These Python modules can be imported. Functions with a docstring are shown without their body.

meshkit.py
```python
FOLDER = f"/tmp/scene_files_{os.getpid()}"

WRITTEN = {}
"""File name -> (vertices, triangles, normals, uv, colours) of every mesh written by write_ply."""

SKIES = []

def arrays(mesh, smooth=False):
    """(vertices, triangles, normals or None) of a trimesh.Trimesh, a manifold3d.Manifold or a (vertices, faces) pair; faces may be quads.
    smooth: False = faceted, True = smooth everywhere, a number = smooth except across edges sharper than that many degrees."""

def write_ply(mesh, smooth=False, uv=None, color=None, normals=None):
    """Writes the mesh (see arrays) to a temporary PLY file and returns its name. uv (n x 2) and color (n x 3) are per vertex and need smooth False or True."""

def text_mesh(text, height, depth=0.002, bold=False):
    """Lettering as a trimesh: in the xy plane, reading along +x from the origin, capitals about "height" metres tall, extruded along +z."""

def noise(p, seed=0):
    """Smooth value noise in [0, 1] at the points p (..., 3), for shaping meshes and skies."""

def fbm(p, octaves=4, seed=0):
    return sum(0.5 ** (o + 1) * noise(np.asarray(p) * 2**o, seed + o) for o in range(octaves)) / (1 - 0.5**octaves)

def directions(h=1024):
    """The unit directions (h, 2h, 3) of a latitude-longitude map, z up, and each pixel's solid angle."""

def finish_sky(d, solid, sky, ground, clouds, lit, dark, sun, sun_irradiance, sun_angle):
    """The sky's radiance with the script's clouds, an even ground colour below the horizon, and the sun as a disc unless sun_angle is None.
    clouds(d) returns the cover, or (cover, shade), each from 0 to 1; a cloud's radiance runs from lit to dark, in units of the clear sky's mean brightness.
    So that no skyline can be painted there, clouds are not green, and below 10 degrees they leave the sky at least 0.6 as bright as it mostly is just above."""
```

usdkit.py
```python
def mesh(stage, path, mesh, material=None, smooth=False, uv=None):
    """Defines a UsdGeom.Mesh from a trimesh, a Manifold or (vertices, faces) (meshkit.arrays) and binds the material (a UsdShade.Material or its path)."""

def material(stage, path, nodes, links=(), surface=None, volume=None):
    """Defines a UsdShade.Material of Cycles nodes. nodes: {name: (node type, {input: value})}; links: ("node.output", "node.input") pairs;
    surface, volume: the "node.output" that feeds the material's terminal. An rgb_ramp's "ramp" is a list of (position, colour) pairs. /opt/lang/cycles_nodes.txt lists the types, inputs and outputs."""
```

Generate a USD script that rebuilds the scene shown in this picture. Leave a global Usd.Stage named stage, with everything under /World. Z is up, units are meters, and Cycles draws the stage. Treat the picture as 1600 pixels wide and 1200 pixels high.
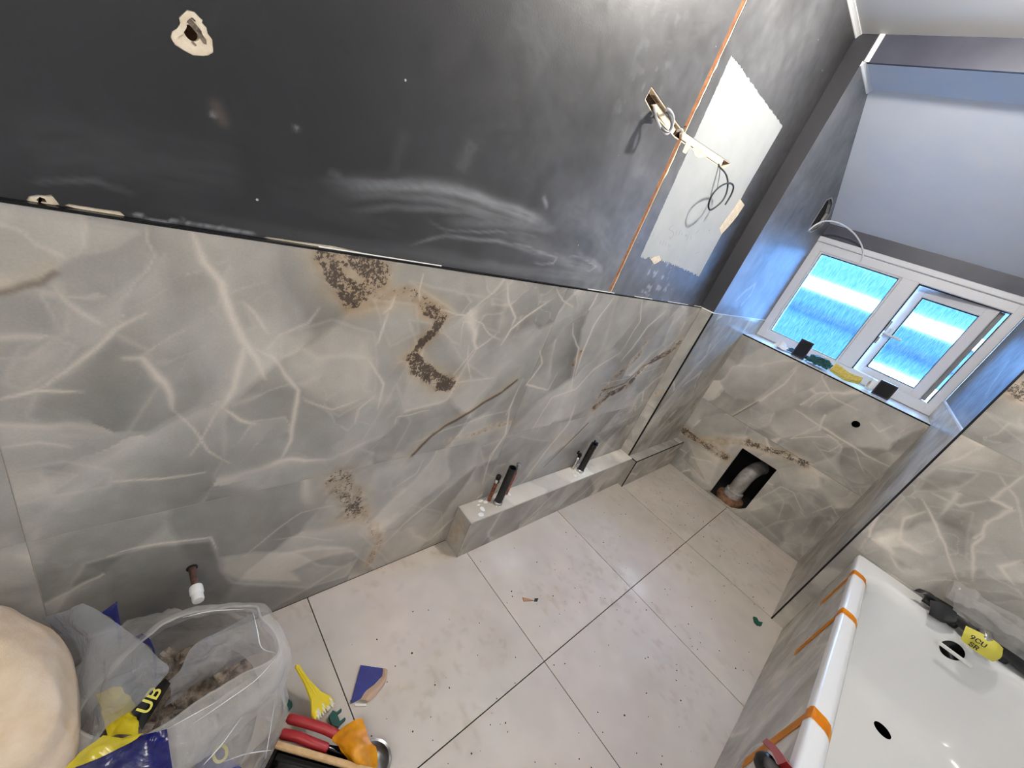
import math, random
import numpy as np
import trimesh, shapely
import manifold3d as m3
from scipy.spatial import Delaunay, cKDTree
from shapely.geometry import Polygon, box as sbox, LineString
from pxr import Usd, UsdGeom, UsdLux, UsdShade, Gf, Sdf, Vt
import usdkit, meshkit

stage = Usd.Stage.CreateInMemory()
UsdGeom.SetStageUpAxis(stage, UsdGeom.Tokens.z)
UsdGeom.SetStageMetersPerUnit(stage, 1.0)
UsdGeom.Xform.Define(stage, '/World')
UsdGeom.Scope.Define(stage, '/World/Looks')

# ---------------------------------------------------------------- camera, light, exposure
cam = UsdGeom.Camera.Define(stage, '/World/camera')
FPX = 627.34
cam.CreateHorizontalApertureAttr(36.0)
cam.CreateVerticalApertureAttr(27.0)
cam.CreateFocalLengthAttr(36.0 * FPX / 1600)
cam.CreateClippingRangeAttr(Gf.Vec2f(0.05, 100))
CR = [[0.61771, -0.5344, 0.57693], [0.7139, 0.07338, -0.69639], [0.32982, 0.84204, 0.42683]]
CP = (0.805, -1.5885, 1.3808)
cam.AddTransformOp().Set(Gf.Matrix4d(*[CR[0][0], CR[1][0], CR[2][0], 0, CR[0][1], CR[1][1], CR[2][1], 0, CR[0][2], CR[1][2], CR[2][2], 0, CP[0], CP[1], CP[2], 1]))
cam.CreateExposureAttr(0.0)

sky = UsdLux.DomeLight.Define(stage, '/World/sky')
sky.CreateColorAttr(Gf.Vec3f(0.27, 0.53, 1.0))
sky.CreateIntensityAttr(19.0)

def lamp(name, pos, radius, power, color):
    l = UsdLux.SphereLight.Define(stage, '/World/' + name)
    l.CreateRadiusAttr(radius); l.CreateIntensityAttr(power); l.CreateColorAttr(Gf.Vec3f(*color)); l.CreateNormalizeAttr(True)
    UsdGeom.Xformable(l).AddTranslateOp().Set(Gf.Vec3d(*pos))
lamp('ceiling_lamp', (0.60, -0.10, 2.262), 0.022, 13.0, (1.0, 0.95, 0.90))
lamp('ceiling_lamp_001', (1.05, -2.20, 2.20), 0.16, 7.5, (1.0, 0.94, 0.88))  # unseen lamp added behind the camera as soft fill
sun = UsdLux.DistantLight.Define(stage, '/World/sun')
sun.CreateAngleAttr(0.53); sun.CreateIntensityAttr(4.0); sun.CreateColorAttr(Gf.Vec3f(1.0, 0.95, 0.88))
UsdGeom.Xformable(sun).AddRotateXYZOp().Set(Gf.Vec3f(50, 0, -20))

# ---------------------------------------------------------------- helpers
LOC, USED = {}, {}
def numbered(parent, name):
    k = (parent, name); n = USED.get(k, 0); USED[k] = n + 1
    return parent + '/' + (name if n == 0 else f'{name}_{n:03d}')
def thing(name, label=None, cat=None, loc=(0, 0, 0), group=None, kind=None):
    p = numbered('/World', name); x = UsdGeom.Xform.Define(stage, p); x.AddTranslateOp().Set(Gf.Vec3d(*map(float, loc)))
    LOC[p] = np.array(loc, float); o = x.GetPrim()
    for k, v in (('label', label), ('category', cat), ('group', group), ('kind', kind)):
        if v: o.SetCustomDataByKey(k, v)
    return p
def obj(name, mesh, mat, parent='/World', smooth=False, tone=None, mask=None, label=None, cat=None, group=None, kind=None):
    p = numbered(parent, name)
    loc = LOC.get(parent, np.zeros(3)); LOC[p] = loc
    if isinstance(mesh, (list,)): mesh = cat_meshes(mesh)
    v, f, _ = meshkit.arrays(mesh)
    m = usdkit.mesh(stage, p, (v - loc, f), '/World/Looks/' + mat, smooth=smooth)
    api = UsdGeom.PrimvarsAPI(m)
    if tone is not None:
        api.CreatePrimvar('tone', Sdf.ValueTypeNames.Color3fArray, 'vertex').Set(Vt.Vec3fArray.FromNumpy(np.asarray(tone, np.float32)))
    if mask is not None:
        mm = np.zeros((len(mask), 3), np.float32); mm[:, 0] = mask
        api.CreatePrimvar('mask', Sdf.ValueTypeNames.Color3fArray, 'vertex').Set(Vt.Vec3fArray.FromNumpy(mm))
    o = m.GetPrim()
    for k, x in (('label', label), ('category', cat), ('group', group), ('kind', kind)):
        if x: o.SetCustomDataByKey(k, x)
    return p
def cat_meshes(ms):
    vs, fs, n = [], [], 0
    for m in ms:
        v, f, _ = meshkit.arrays(m); vs.append(v); fs.append(f + n); n += len(v)
    return np.vstack(vs), np.vstack(fs)
def bx(x0, x1, y0, y1, z0, z1, c=0.0):
    lo = np.array([min(x0, x1), min(y0, y1), min(z0, z1)]); hi = np.array([max(x0, x1), max(y0, y1), max(z0, z1)])
    if c <= 0:
        b = trimesh.creation.box(hi - lo); b.apply_translation((lo + hi) / 2); return b
    c = min(c, 0.45 * (hi - lo).min()); pts = []
    for i in range(8):
        s = np.array([(i >> k) & 1 for k in range(3)]); q = np.where(s, hi, lo).astype(float); d = np.where(s, -c, c)
        for k in range(3):
            e = q + d; e[k] = q[k]; pts.append(e)
    return trimesh.convex.convex_hull(np.array(pts))
def xf(mesh, R=None, t=(0, 0, 0)):
    v, f, _ = meshkit.arrays(mesh)
    if R is not None: v = v @ np.asarray(R).T
    return v + np.array(t), f
def rotz(a): c, s = math.cos(a), math.sin(a); return np.array([[c, -s, 0], [s, c, 0], [0, 0, 1.]])
def rotx(a): c, s = math.cos(a), math.sin(a); return np.array([[1., 0, 0], [0, c, -s], [0, s, c]])
def roty(a): c, s = math.cos(a), math.sin(a); return np.array([[c, 0, s], [0, 1., 0], [-s, 0, c]])
def frame(d):
    d = np.asarray(d, float); d = d / np.linalg.norm(d); a = np.array([0, 0, 1.]) if abs(d[2]) < .9 else np.array([1., 0, 0])
    u = np.cross(a, d); u /= np.linalg.norm(u); return np.stack([u, np.cross(d, u), d], 1)
def lathe(prof, n=24, start=(0, 0, 0), axis=(0, 0, 1)):
    prof = np.asarray(prof, float); a = np.linspace(0, 2 * np.pi, n, endpoint=False); k = len(prof)
    v = np.stack([np.outer(prof[:, 0], np.cos(a)), np.outer(prof[:, 0], np.sin(a)), np.repeat(prof[:, 1:2], n, 1)], -1).reshape(-1, 3)
    f = []
    for i in range(k - 1):
        for j in range(n):
            a0, a1, b0, b1 = i * n + j, i * n + (j + 1) % n, (i + 1) * n + j, (i + 1) * n + (j + 1) % n
            f += [(a0, a1, b1), (a0, b1, b0)]
    return v @ frame(axis).T + np.array(start), np.array(f)
def spline(pts, n, closed=False):
    P = np.asarray(pts, float)
    if closed: P = np.vstack([P[-1], P, P[0], P[1]])
    else: P = np.vstack([2 * P[0] - P[1], P, 2 * P[-1] - P[-2]])
    m = len(P) - 3; t = np.linspace(0, m, n, endpoint=not closed); i = np.minimum(t.astype(int), m - 1); u = (t - i)[:, None]
    a, b, c, d = P[i], P[i + 1], P[i + 2], P[i + 3]
    return .5 * (2 * b + (c - a) * u + (2 * a - 5 * b + 4 * c - d) * u ** 2 + (3 * b - a - 3 * c + d) * u ** 3)
def tube(pts, r, n=8, caps=True):
    P = np.asarray(pts, float); T = np.gradient(P, axis=0); T /= np.linalg.norm(T, axis=1, keepdims=True)
    F = frame(T[0]); u = F[:, 0]; vs = []; r = np.broadcast_to(r, len(P)); a = np.linspace(0, 2 * np.pi, n, endpoint=False)
    for i in range(len(P)):
        u = u - T[i] * (u @ T[i]); u /= np.linalg.norm(u); w = np.cross(T[i], u)
        vs.append(P[i] + r[i] * (np.outer(np.cos(a), u) + np.outer(np.sin(a), w)))
    k = len(P); v = np.vstack(vs); f = []
    for i in range(k - 1):
        for j in range(n):
            a0, a1, b0, b1 = i * n + j, i * n + (j + 1) % n, (i + 1) * n + j, (i + 1) * n + (j + 1) % n
            f += [(a0, a1, b1), (a0, b1, b0)]
    if caps:
        v = np.vstack([v, P[0], P[-1]])
        for j in range(n):
            f += [(len(v) - 2, (j + 1) % n, j), (len(v) - 1, (k - 1) * n + j, (k - 1) * n + (j + 1) % n)]
    return v, np.array(f)
def extrude(poly, d):
    gs = getattr(poly, 'geoms', [poly])
    return cat_meshes([trimesh.creation.extrude_polygon(g, d, engine='earcut') for g in gs if g.area > 1e-9])
def valid(p):
    p = p.buffer(0); return max(getattr(p, 'geoms', [p]), key=lambda g: g.area)
def on_x(mesh, x0):   # mesh modelled as (y, z, depth) -> world, depth along +x from x0
    v, f, _ = meshkit.arrays(mesh); return np.stack([v[:, 2] + x0, v[:, 0], v[:, 1]], 1), f
def on_y(mesh, y0):   # mesh modelled as (x, z, depth) -> world, depth along -y from y0
    v, f, _ = meshkit.arrays(mesh); return np.stack([v[:, 0], y0 - v[:, 2], v[:, 1]], 1), f
def patch(rows, nu, nv, amp=0., freq=10., seed=0, th=0.0, crease=0.0):
    R = np.array([spline(r, nu) for r in rows]); G = np.stack([spline(R[:, j], nv) for j in range(nu)], 1)
    du, dv = np.gradient(G, axis=1), np.gradient(G, axis=0); N = np.cross(du, dv); N /= np.maximum(np.linalg.norm(N, axis=2, keepdims=True), 1e-9)
    h = (meshkit.fbm(G * freq, 4, seed) - .5) * 2 * amp
    if crease: h = h + crease * (np.abs(meshkit.fbm(G * freq * .6, 3, seed + 9) - .5) * -4 + .5)
    G = G + N * h[..., None]; v = G.reshape(-1, 3); f = []
    for i in range(nv - 1):
        for j in range(nu - 1):
            a = i * nu + j; f += [(a, a + 1, a + nu + 1), (a, a + nu + 1, a + nu)]
    f = np.array(f)
    if th > 0:
        n = len(v); w = v - (N.reshape(-1, 3)) * th; per = [j for j in range(nu)] + [i * nu + nu - 1 for i in range(1, nv)] + [(nv - 1) * nu + j for j in range(nu - 2, -1, -1)] + [i * nu for i in range(nv - 2, 0, -1)]
        s = []
        for a, b in zip(per, per[1:] + per[:1]): s += [(a, a + n, b), (b, a + n, b + n)]
        v, f = np.vstack([v, w]), np.vstack([f, f[:, ::-1] + n, s])
    return v, f
def blob(center, size, seed, amp=.25, sub=2, freq=2.0):
    s = trimesh.creation.icosphere(sub, 1.0); v = s.vertices
    v = v * (1 + amp * 2 * (meshkit.fbm(v * freq + seed * 7.3, 3, seed) - .5))[:, None]
    return v * np.array(size) + np.array(center), s.faces

def lin(c):
    c = np.asarray(c, float); return np.where(c <= .04045, c / 12.92, ((np.maximum(c, 0) + .055) / 1.055) ** 2.4)

# flat piece with a fine mesh on its face: poly in (s,t); fn maps (s,t,depth) -> world
def sheet(poly, step, th, fn):
    pts, rings = [], []
    polys = getattr(poly, 'geoms', [poly]); V, Fs, n0 = [], [], 0; S = []
    for pg in polys:
        pg = shapely.geometry.polygon.orient(pg); ring_pts, ring_idx, n = [], [], 0
        for r in [pg.exterior] + list(pg.interiors):
            c = np.array(shapely.segmentize(r, step).coords)[:-1]; ring_pts.append(c); ring_idx.append(np.arange(n, n + len(c))); n += len(c)
        x0, y0, x1, y1 = pg.bounds
        gx, gy = np.meshgrid(np.linspace(x0, x1, max(2, int((x1 - x0) / step) + 1)), np.linspace(y0, y1, max(2, int((y1 - y0) / step) + 1)))
        g = np.stack([gx.ravel(), gy.ravel()], 1); inner = pg.buffer(-step * .45); shapely.prepare(inner)
        g = g[shapely.contains_xy(inner, g[:, 0], g[:, 1])]
        P = np.vstack(ring_pts + [g]); rng = np.random.default_rng(5); Q = P + rng.uniform(-1, 1, P.shape) * 1e-7
        tri = Delaunay(Q).simplices; c = P[tri].mean(1); shapely.prepare(pg)
        tri = tri[shapely.contains_xy(pg, c[:, 0], c[:, 1])]
        a = P[tri]; cr = (a[:, 1, 0] - a[:, 0, 0]) * (a[:, 2, 1] - a[:, 0, 1]) - (a[:, 1, 1] - a[:, 0, 1]) * (a[:, 2, 0] - a[:, 0, 0])
        tri = tri[np.abs(cr) > 1e-10]; cr = cr[np.abs(cr) > 1e-10]; tri[cr < 0] = tri[cr < 0][:, ::-1]
        m = len(P); edge = np.vstack([P[i] for i in ring_idx]); s = []
        for i in ring_idx:
            j = np.roll(i, -1); s.append(np.stack([i, m + i, j], 1)); s.append(np.stack([j, m + i, m + j], 1))
        V.append(np.vstack([np.c_[P, np.zeros(m)], np.c_[P[:n], np.full(n, -th)]])); Fs.append(np.vstack([tri] + s) + n0); n0 += m + n
    V = np.vstack(V); Fs = np.vstack(Fs); W = fn(V[:, 0], V[:, 1], V[:, 2])
    # keep the winding outward along +depth
    a = W[Fs[0]]; nrm = np.cross(a[1] - a[0], a[2] - a[0]); d = fn(V[:1, 0], V[:1, 1], np.array([.01])) - fn(V[:1, 0], V[:1, 1], np.array([0.]))
    if nrm @ d[0] < 0: Fs = Fs[:, ::-1]
    return (W, Fs), V[:, :2]
FX = lambda x: (lambda s, t, d: np.stack([x + d, s, t], 1))          # faces +x, (s,t)=(y,z)
FNX = lambda x: (lambda s, t, d: np.stack([x - d, s, t], 1))         # faces -x
FY = lambda y: (lambda s, t, d: np.stack([s, y - d, t], 1))          # faces -y, (s,t)=(x,z)
FZ = lambda z: (lambda s, t, d: np.stack([s, t, z + d], 1))          # faces +z, (s,t)=(x,y)

# ---------------------------------------------------------------- stone pattern
def dist_poly(P, pts):
    pts = np.asarray(pts, float); best = np.full(len(P), 1e9); side = np.zeros(len(P)); along = np.zeros(len(P)); acc = 0
    for a, b in zip(pts[:-1], pts[1:]):
        d = b - a; L = np.hypot(*d) + 1e-9; q = P - a; t = np.clip((q @ d) / L ** 2, 0, 1); r = q - t[:, None] * d; e = np.hypot(r[:, 0], r[:, 1])
        k = e < best; best[k] = e[k]; side[k] = np.sign(d[0] * q[k, 1] - d[1] * q[k, 0]); along[k] = acc + t[k] * L; acc += L
    return best, side, along / acc
def n2(P, f, seed, o=4): return meshkit.fbm(np.c_[P * f, np.full(len(P), seed * 3.7)], o, seed)
sm = lambda a, b, x: (lambda t: t * t * (3 - 2 * t))(np.clip((x - a) / (b - a), 0, 1))
def marble(P, seed, feats=(), cell=.15, bright=0.0):
    P = np.asarray(P, float)
    w = np.stack([n2(P, 5, seed + 1) - .5, n2(P, 5, seed + 2) - .5], 1) * .11 + np.stack([n2(P, 24, seed + 3, 3) - .5, n2(P, 24, seed + 4, 3) - .5], 1) * .010
    A = np.array([[1.0, -.45], [.15, .72]])
    Q = (P + w) @ A.T
    rng = np.random.default_rng(seed + 100); lo, hi = Q.min(0) - .3, Q.max(0) + .3
    n = int(np.prod(hi - lo) / cell ** 2); S = rng.uniform(lo, hi, (n, 2)); tone = rng.normal(0, 1, n); gd = rng.normal(0, 1, (n, 2)); vs = rng.uniform(0, 1, n)
    d, i = cKDTree(S).query(Q, k=2); e = (d[:, 1] - d[:, 0]) * .5
    pairv = (vs[i[:, 0]] + vs[i[:, 1]]) % 1.0
    fac = lambda ix: .030 * tone[ix] + .42 * ((Q - S[ix]) * gd[ix]).sum(1)
    bl_ = (.5 + .5 * sm(0, .008, e)); v = .635 + bl_ * fac(i[:, 0]) + (1 - bl_) * fac(i[:, 1])
    v += (n2(P, 2.2, seed + 5) - .5) * .20 + (n2(P @ np.array([[1, .3], [-.3, 1]]), 14, seed + 6) - .5) * .10 + (n2(P, 50, seed + 16, 3) - .5) * .035
    warm = (n2(P, 1.7, seed + 7) - .5) * 2
    wv = sm(.45, .9, pairv) * np.exp(-(e / (.0022 + .0035 * n2(P, 7, seed + 8))) ** 2) * sm(.40, .60, n2(P, 3.1, seed + 10)) * .72
    wv += sm(.3, .9, pairv) * np.exp(-e / .016) * .20
    # a second, finer net of facets and hairline veins
    n_2 = int(n * 5); S2 = rng.uniform(lo, hi, (n_2, 2)); t2, g2 = rng.normal(0, 1, n_2), rng.normal(0, 1, (n_2, 2)); d2, i2 = cKDTree(S2).query(Q + w * .6, k=2); e2 = (d2[:, 1] - d2[:, 0]) * .5
    zone = sm(.47, .60, n2(P, 2.6, seed + 12)); f2 = lambda ix: .020 * t2[ix] + .45 * ((Q + w * .6 - S2[ix]) * g2[ix]).sum(1); b2_ = .5 + .5 * sm(0, .007, e2)
    v += zone * (b2_ * f2(i2[:, 0]) + (1 - b2_) * f2(i2[:, 1])); wv += np.exp(-(e2 / .0020) ** 2) * zone * sm(.35, .8, (tone[i[:, 0]] * 3.1 + t2[i2[:, 0]] + t2[i2[:, 1]]) % 1.) * .38
    v += .06 * sm(.5, .7, n2(P, 9, seed + 14)) * sm(.45, .6, n2(P, 2, seed + 15))
    speck = np.zeros(len(P)); rust = np.zeros(len(P)); cream = np.zeros(len(P)); dark = np.zeros(len(P))
    J = P + np.stack([n2(P, 16, seed + 20) - .5, n2(P, 16, seed + 21) - .5], 1) * .014
    for f in feats:
        k, pts, wd = f[0], f[1], f[2]; s = f[3] if len(f) > 3 else 1.0
        if k == 'w':
            e, sd, al = dist_poly(J, pts); t = .55 + .9 * n2(P, 12, seed + 31)
            t = wd * .52 * t * (.30 + .95 * np.sin(np.pi * np.clip(al * .94 + .03, 0, 1)) ** .5); wv = np.maximum(wv, s * (.45 + .55 * np.sin(np.pi * np.clip(al, .02, .98)) ** .5) * (np.exp(-(e / np.maximum(t, .0022)) ** 2) * .9 + .22 * np.exp(-e / (wd * 1.2)))); cream += .18 * s * np.exp(-e / (wd * 2.5))
        elif k == 'b':
            e, sd, al = dist_poly(J, pts); t = wd * (.55 + 1.35 * n2(P, 18, seed + 32))
            speck = np.maximum(speck, s * (1 - sm(.45, 1.3, e / t))); cream += .95 * np.exp(-(e / (t * 1.3)) ** 2); rust += .5 * np.exp(-(e / (t * 1.6)) ** 2) * sm(.4, .65, n2(P, 10, seed + 33))
        elif k == 'k':
            e, sd, al = dist_poly(J, pts)
            dark = np.maximum(dark, s * np.exp(-(e / (wd * (.4 + 1.1 * n2(P, 20, seed + 34)))) ** 2)); cream += .8 * s * np.exp(-(e / (wd * 4)) ** 2) * (sd > 0); rust += .5 * s * np.exp(-(e / (wd * 3)) ** 2) * (sd > 0)
        elif k in ('l', 'd'):
            pg = Polygon(pts); e = shapely.distance(pg.exterior, shapely.points(J)); ins = shapely.contains_xy(pg, J[:, 0], J[:, 1]); e = np.where(ins, e, -e)
            mk = sm(-wd * .3, wd, e) * s * (.75 + .5 * n2(P, 6, seed + 35))
            v += mk * (.06 if k == 'l' else -.065); cream += mk * .28 * (k == 'l')
            wv = np.maximum(wv, .25 * np.exp(-(e / .004) ** 2))
    speck = speck * np.clip(.30 + 1.75 * (n2(P, 26, seed + 41, 3) - .12), 0, 1.15)
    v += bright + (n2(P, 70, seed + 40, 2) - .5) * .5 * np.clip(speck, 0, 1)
    grey = np.stack([v * 1.005, v * .977, v * .922], 1); col = grey + warm[:, None] * np.array([.018, .002, -.012])
    col += np.clip(cream, 0, 1.2)[:, None] * np.array([.085, .062, .03])
    col = col * (1 - np.clip(rust, 0, 1)[:, None] * .5) + np.clip(rust, 0, 1)[:, None] * .5 * np.array([.66, .53, .37])
    tn = np.clip(speck, 0, 1)[:, None] * .45; col = col * (1 - tn) + tn * np.array([.62, .53, .43])
    wv = np.clip(wv, 0, 1)[:, None]; col = col * (1 - wv * .8) + wv * .8 * np.array([.90, .855, .795])
    dk = np.clip(dark, 0, 1)[:, None]; col = col * (1 - dk * .8) + dk * .8 * np.array([.25, .20, .16])
    return lin(np.clip(col, .05, .92)), speck
def stone(parent, poly, fn, seed, feats=(), step=.006, th=.010, name='tile', uvmap=None, bright=0.0, cell=.15, label=None):
    (v, f), st = sheet(poly, step, th, fn); P = st if uvmap is None else uvmap(st)
    tone, speck = marble(P, seed, feats, bright=bright, cell=cell)
    return obj(name, (v, f), 'stone', parent, tone=tone, mask=speck, label=label)

# ---------------------------------------------------------------- materials
def mat(name, color=(.5, .5, .5), rough=.5, noise=None, metallic=0., spec=.5, bump=None, **kw):
    nodes = {'p': ('principled_bsdf', dict(base_color=tuple(float(x) for x in lin(color)), roughness=rough, metallic=metallic, specular_ior_level=spec, **kw))}; links = []
    if noise or bump:
        nodes['g'] = ('geometry', {})
    if noise:
        sc, c2 = noise[0], noise[1]; lo, hi = (noise[2], noise[3]) if len(noise) > 3 else (.35, .65)
        nodes['n'] = ('noise_texture', dict(scale=sc, detail=5., roughness=.6)); nodes['r'] = ('rgb_ramp', {'ramp': [(lo, tuple(lin(color))), (hi, tuple(lin(c2)))]})
        links += [('g.position', 'n.vector'), ('n.fac', 'r.fac'), ('r.color', 'p.base_color')]
    if bump:
        nodes['bn'] = ('noise_texture', dict(scale=bump[0], detail=4., roughness=.6)); nodes['b'] = ('bump', dict(strength=bump[1], distance=bump[2]))
        links += [('g.position', 'bn.vector'), ('bn.fac', 'b.height'), ('b.normal', 'p.normal')]
    usdkit.material(stage, '/World/Looks/' + name, nodes, links, surface='p.BSDF')

usdkit.material(stage, '/World/Looks/stone', {
    'a': ('attribute', {'attribute': 'tone'}), 'k': ('attribute', {'attribute': 'mask'}), 'g': ('geometry', {}),
    'n': ('noise_texture', {'scale': 120., 'detail': 6., 'roughness': .75}), 'n3': ('noise_texture', {'scale': 240., 'detail': 3., 'roughness': .6}),
    'sep': ('separate_color', {}), 'm1': ('math', {'math_type': 'multiply_add', 'value2': .34, 'value3': -.34}),
    'ad': ('math', {'math_type': 'add'}), 'rp': ('map_range', {'range_type': 'smoothstep', 'from_min': .455, 'from_max': .545, 'to_min': 0., 'to_max': .86}),
    'hv': ('map_range', {'from_min': .3, 'from_max': .7, 'to_min': .955, 'to_max': 1.045}),
    'mx': ('mix_color', {'b': tuple(lin((.20, .165, .15))), 'use_clamp': False}), 'ml': ('hsv', {}),
    'rn': ('noise_texture', {'scale': 6., 'detail': 4.}), 'rr': ('map_range', {'from_min': .35, 'from_max': .7, 'to_min': .19, 'to_max': .33}),
    'p': ('principled_bsdf', {'roughness': .3, 'specular_ior_level': .5})},
    [('g.position', 'n.vector'), ('g.position', 'n3.vector'), ('g.position', 'rn.vector'), ('k.color', 'sep.color'), ('sep.r', 'm1.value1'), ('m1.value', 'ad.value1'), ('n.fac', 'ad.value2'),
     ('ad.value', 'rp.value'), ('rp.result', 'mx.fac'), ('a.color', 'mx.a'), ('mx.result', 'ml.color'), ('n3.fac', 'hv.value'), ('hv.result', 'ml.value'), ('ml.color', 'p.base_color'),
     ('rn.fac', 'rr.value'), ('rr.result', 'p.roughness')], surface='p.BSDF')
usdkit.material(stage, '/World/Looks/dark_paint', {
    'a': ('attribute', {'attribute': 'tone'}), 'g': ('geometry', {}), 'n': ('noise_texture', {'scale': 22., 'detail': 5.}), 'r': ('map_range', {'from_min': .3, 'from_max': .7, 'to_min': .36, 'to_max': .52}),
    'bn': ('noise_texture', {'scale': 260., 'detail': 2.}), 'b': ('bump', {'strength': .25, 'distance': .0006}),
    'v': ('voronoi_texture', {'scale': 13., 'feature': 'f1'}), 'vs': ('separate_color', {}), 'vt': ('map_range', {'from_min': .55, 'from_max': 1., 'to_min': 0., 'to_max': .034}), 'vl': ('math', {'math_type': 'less_than'}),
    'fl': ('mix_color', {'b': (.55, .55, .55)}), 'p': ('principled_bsdf', {'specular_ior_level': .5})},
    [('g.position', 'n.vector'), ('g.position', 'bn.vector'), ('n.fac', 'r.value'), ('r.result', 'p.roughness'), ('bn.fac', 'b.height'), ('b.normal', 'p.normal'), ('g.position', 'v.vector'), ('v.color', 'vs.color'), ('vs.r', 'vt.value'),
     ('v.distance', 'vl.value1'), ('vt.result', 'vl.value2'), ('vl.value', 'fl.fac'), ('a.color', 'fl.a'), ('fl.result', 'p.base_color')], surface='p.BSDF')
usdkit.material(stage, '/World/Looks/floor_stone', {
    'a': ('attribute', {'attribute': 'tone'}), 'g': ('geometry', {}), 'n': ('noise_texture', {'scale': 85., 'detail': 6., 'roughness': .75}),
    'm': ('map_range', {'range_type': 'smoothstep', 'from_min': .65, 'from_max': .76, 'to_min': 0., 'to_max': .42}), 'mx': ('mix_color', {'b': tuple(lin((.52, .46, .38)))}),
    'p': ('principled_bsdf', {'roughness': .42, 'specular_ior_level': .4})},
    [('g.position', 'n.vector'), ('n.fac', 'm.value'), ('m.result', 'mx.fac'), ('a.color', 'mx.a'), ('mx.result', 'p.base_color')], surface='p.BSDF')
mat('matt_dark_paint', (.24, .245, .29), .45, noise=(7., (.28, .285, .33)))
mat('white_paint', (.83, .86, .90), .6, noise=(5., (.86, .88, .91)))
mat('ceiling_white', (.86, .86, .85), .7)
mat('board', (.86, .79, .68), .8, noise=(70., (.93, .88, .79)), bump=(120., .5, .003))
mat('bare_grey', (.69, .705, .70), .65, noise=(9., (.72, .73, .725)), spec=.3)
mat('brick', (.36, .25, .19), .9, noise=(40., (.20, .15, .12)), bump=(60., .6, .01))
mat('bare_timber', (.66, .42, .22), .7, noise=(45., (.50, .29, .14)))
mat('chase_pink', (.62, .50, .46), .8, noise=(60., (.45, .35, .32)))
mat('white_plastic', (.90, .90, .88), .35)
mat('cream_plastic', (.93, .89, .80), .4)
mat('upvc', (.88, .88, .89), .28)
mat('gasket', (.03, .035, .05), .6)
mat('black_trim', (.025, .022, .03), .25)
mat('white_trim', (.85, .86, .86), .35)
mat('grout_dark', (.09, .075, .065), .9)
mat('grout_light', (.70, .68, .64), .8)
mat('black_pipe', (.035, .034, .035), .35, noise=(60., (.09, .085, .08)))
mat('copper', (.72, .43, .32), .4, metallic=.85, noise=(60., (.45, .28, .22)))
mat('old_copper', (.50, .38, .32), .5, metallic=.6, noise=(70., (.36, .27, .23)))
mat('steel', (.75, .75, .75), .22, metallic=1.)
mat('black_plastic', (.03, .03, .032), .4)
mat('soil_grey', (.70, .68, .65), .5, noise=(25., (.56, .54, .51)))
mat('soil_brown', (.60, .44, .33), .6, noise=(50., (.42, .30, .22)))
mat('cavity_dark', (.10, .09, .085), .95)
mat('acrylic', (.89, .89, .885), .14)
mat('cable_grey', (.52, .52, .53), .45)
mat('cable_dark', (.20, .20, .21), .45)
mat('cable_white', (.88, .88, .88), .4)
mat('yellow_plastic', (.93, .80, .10), .4)
mat('dried_adhesive', (.88, .84, .72), .8)
mat('navy_card', (.13, .15, .42), .5, noise=(30., (.16, .19, .48)))
mat('card_core', (.76, .64, .54), .85)
mat('paper_white', (.93, .92, .90), .7)
mat('green_plastic', (.03, .30, .25), .45)
mat('green_cloth', (.08, .34, .32), .75, noise=(40., (.03, .17, .17)))
mat('sponge', (.86, .76, .36), .9, noise=(90., (.72, .62, .26)), bump=(180., .6, .004))
mat('red_rubber', (.66, .16, .17), .45)
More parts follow.
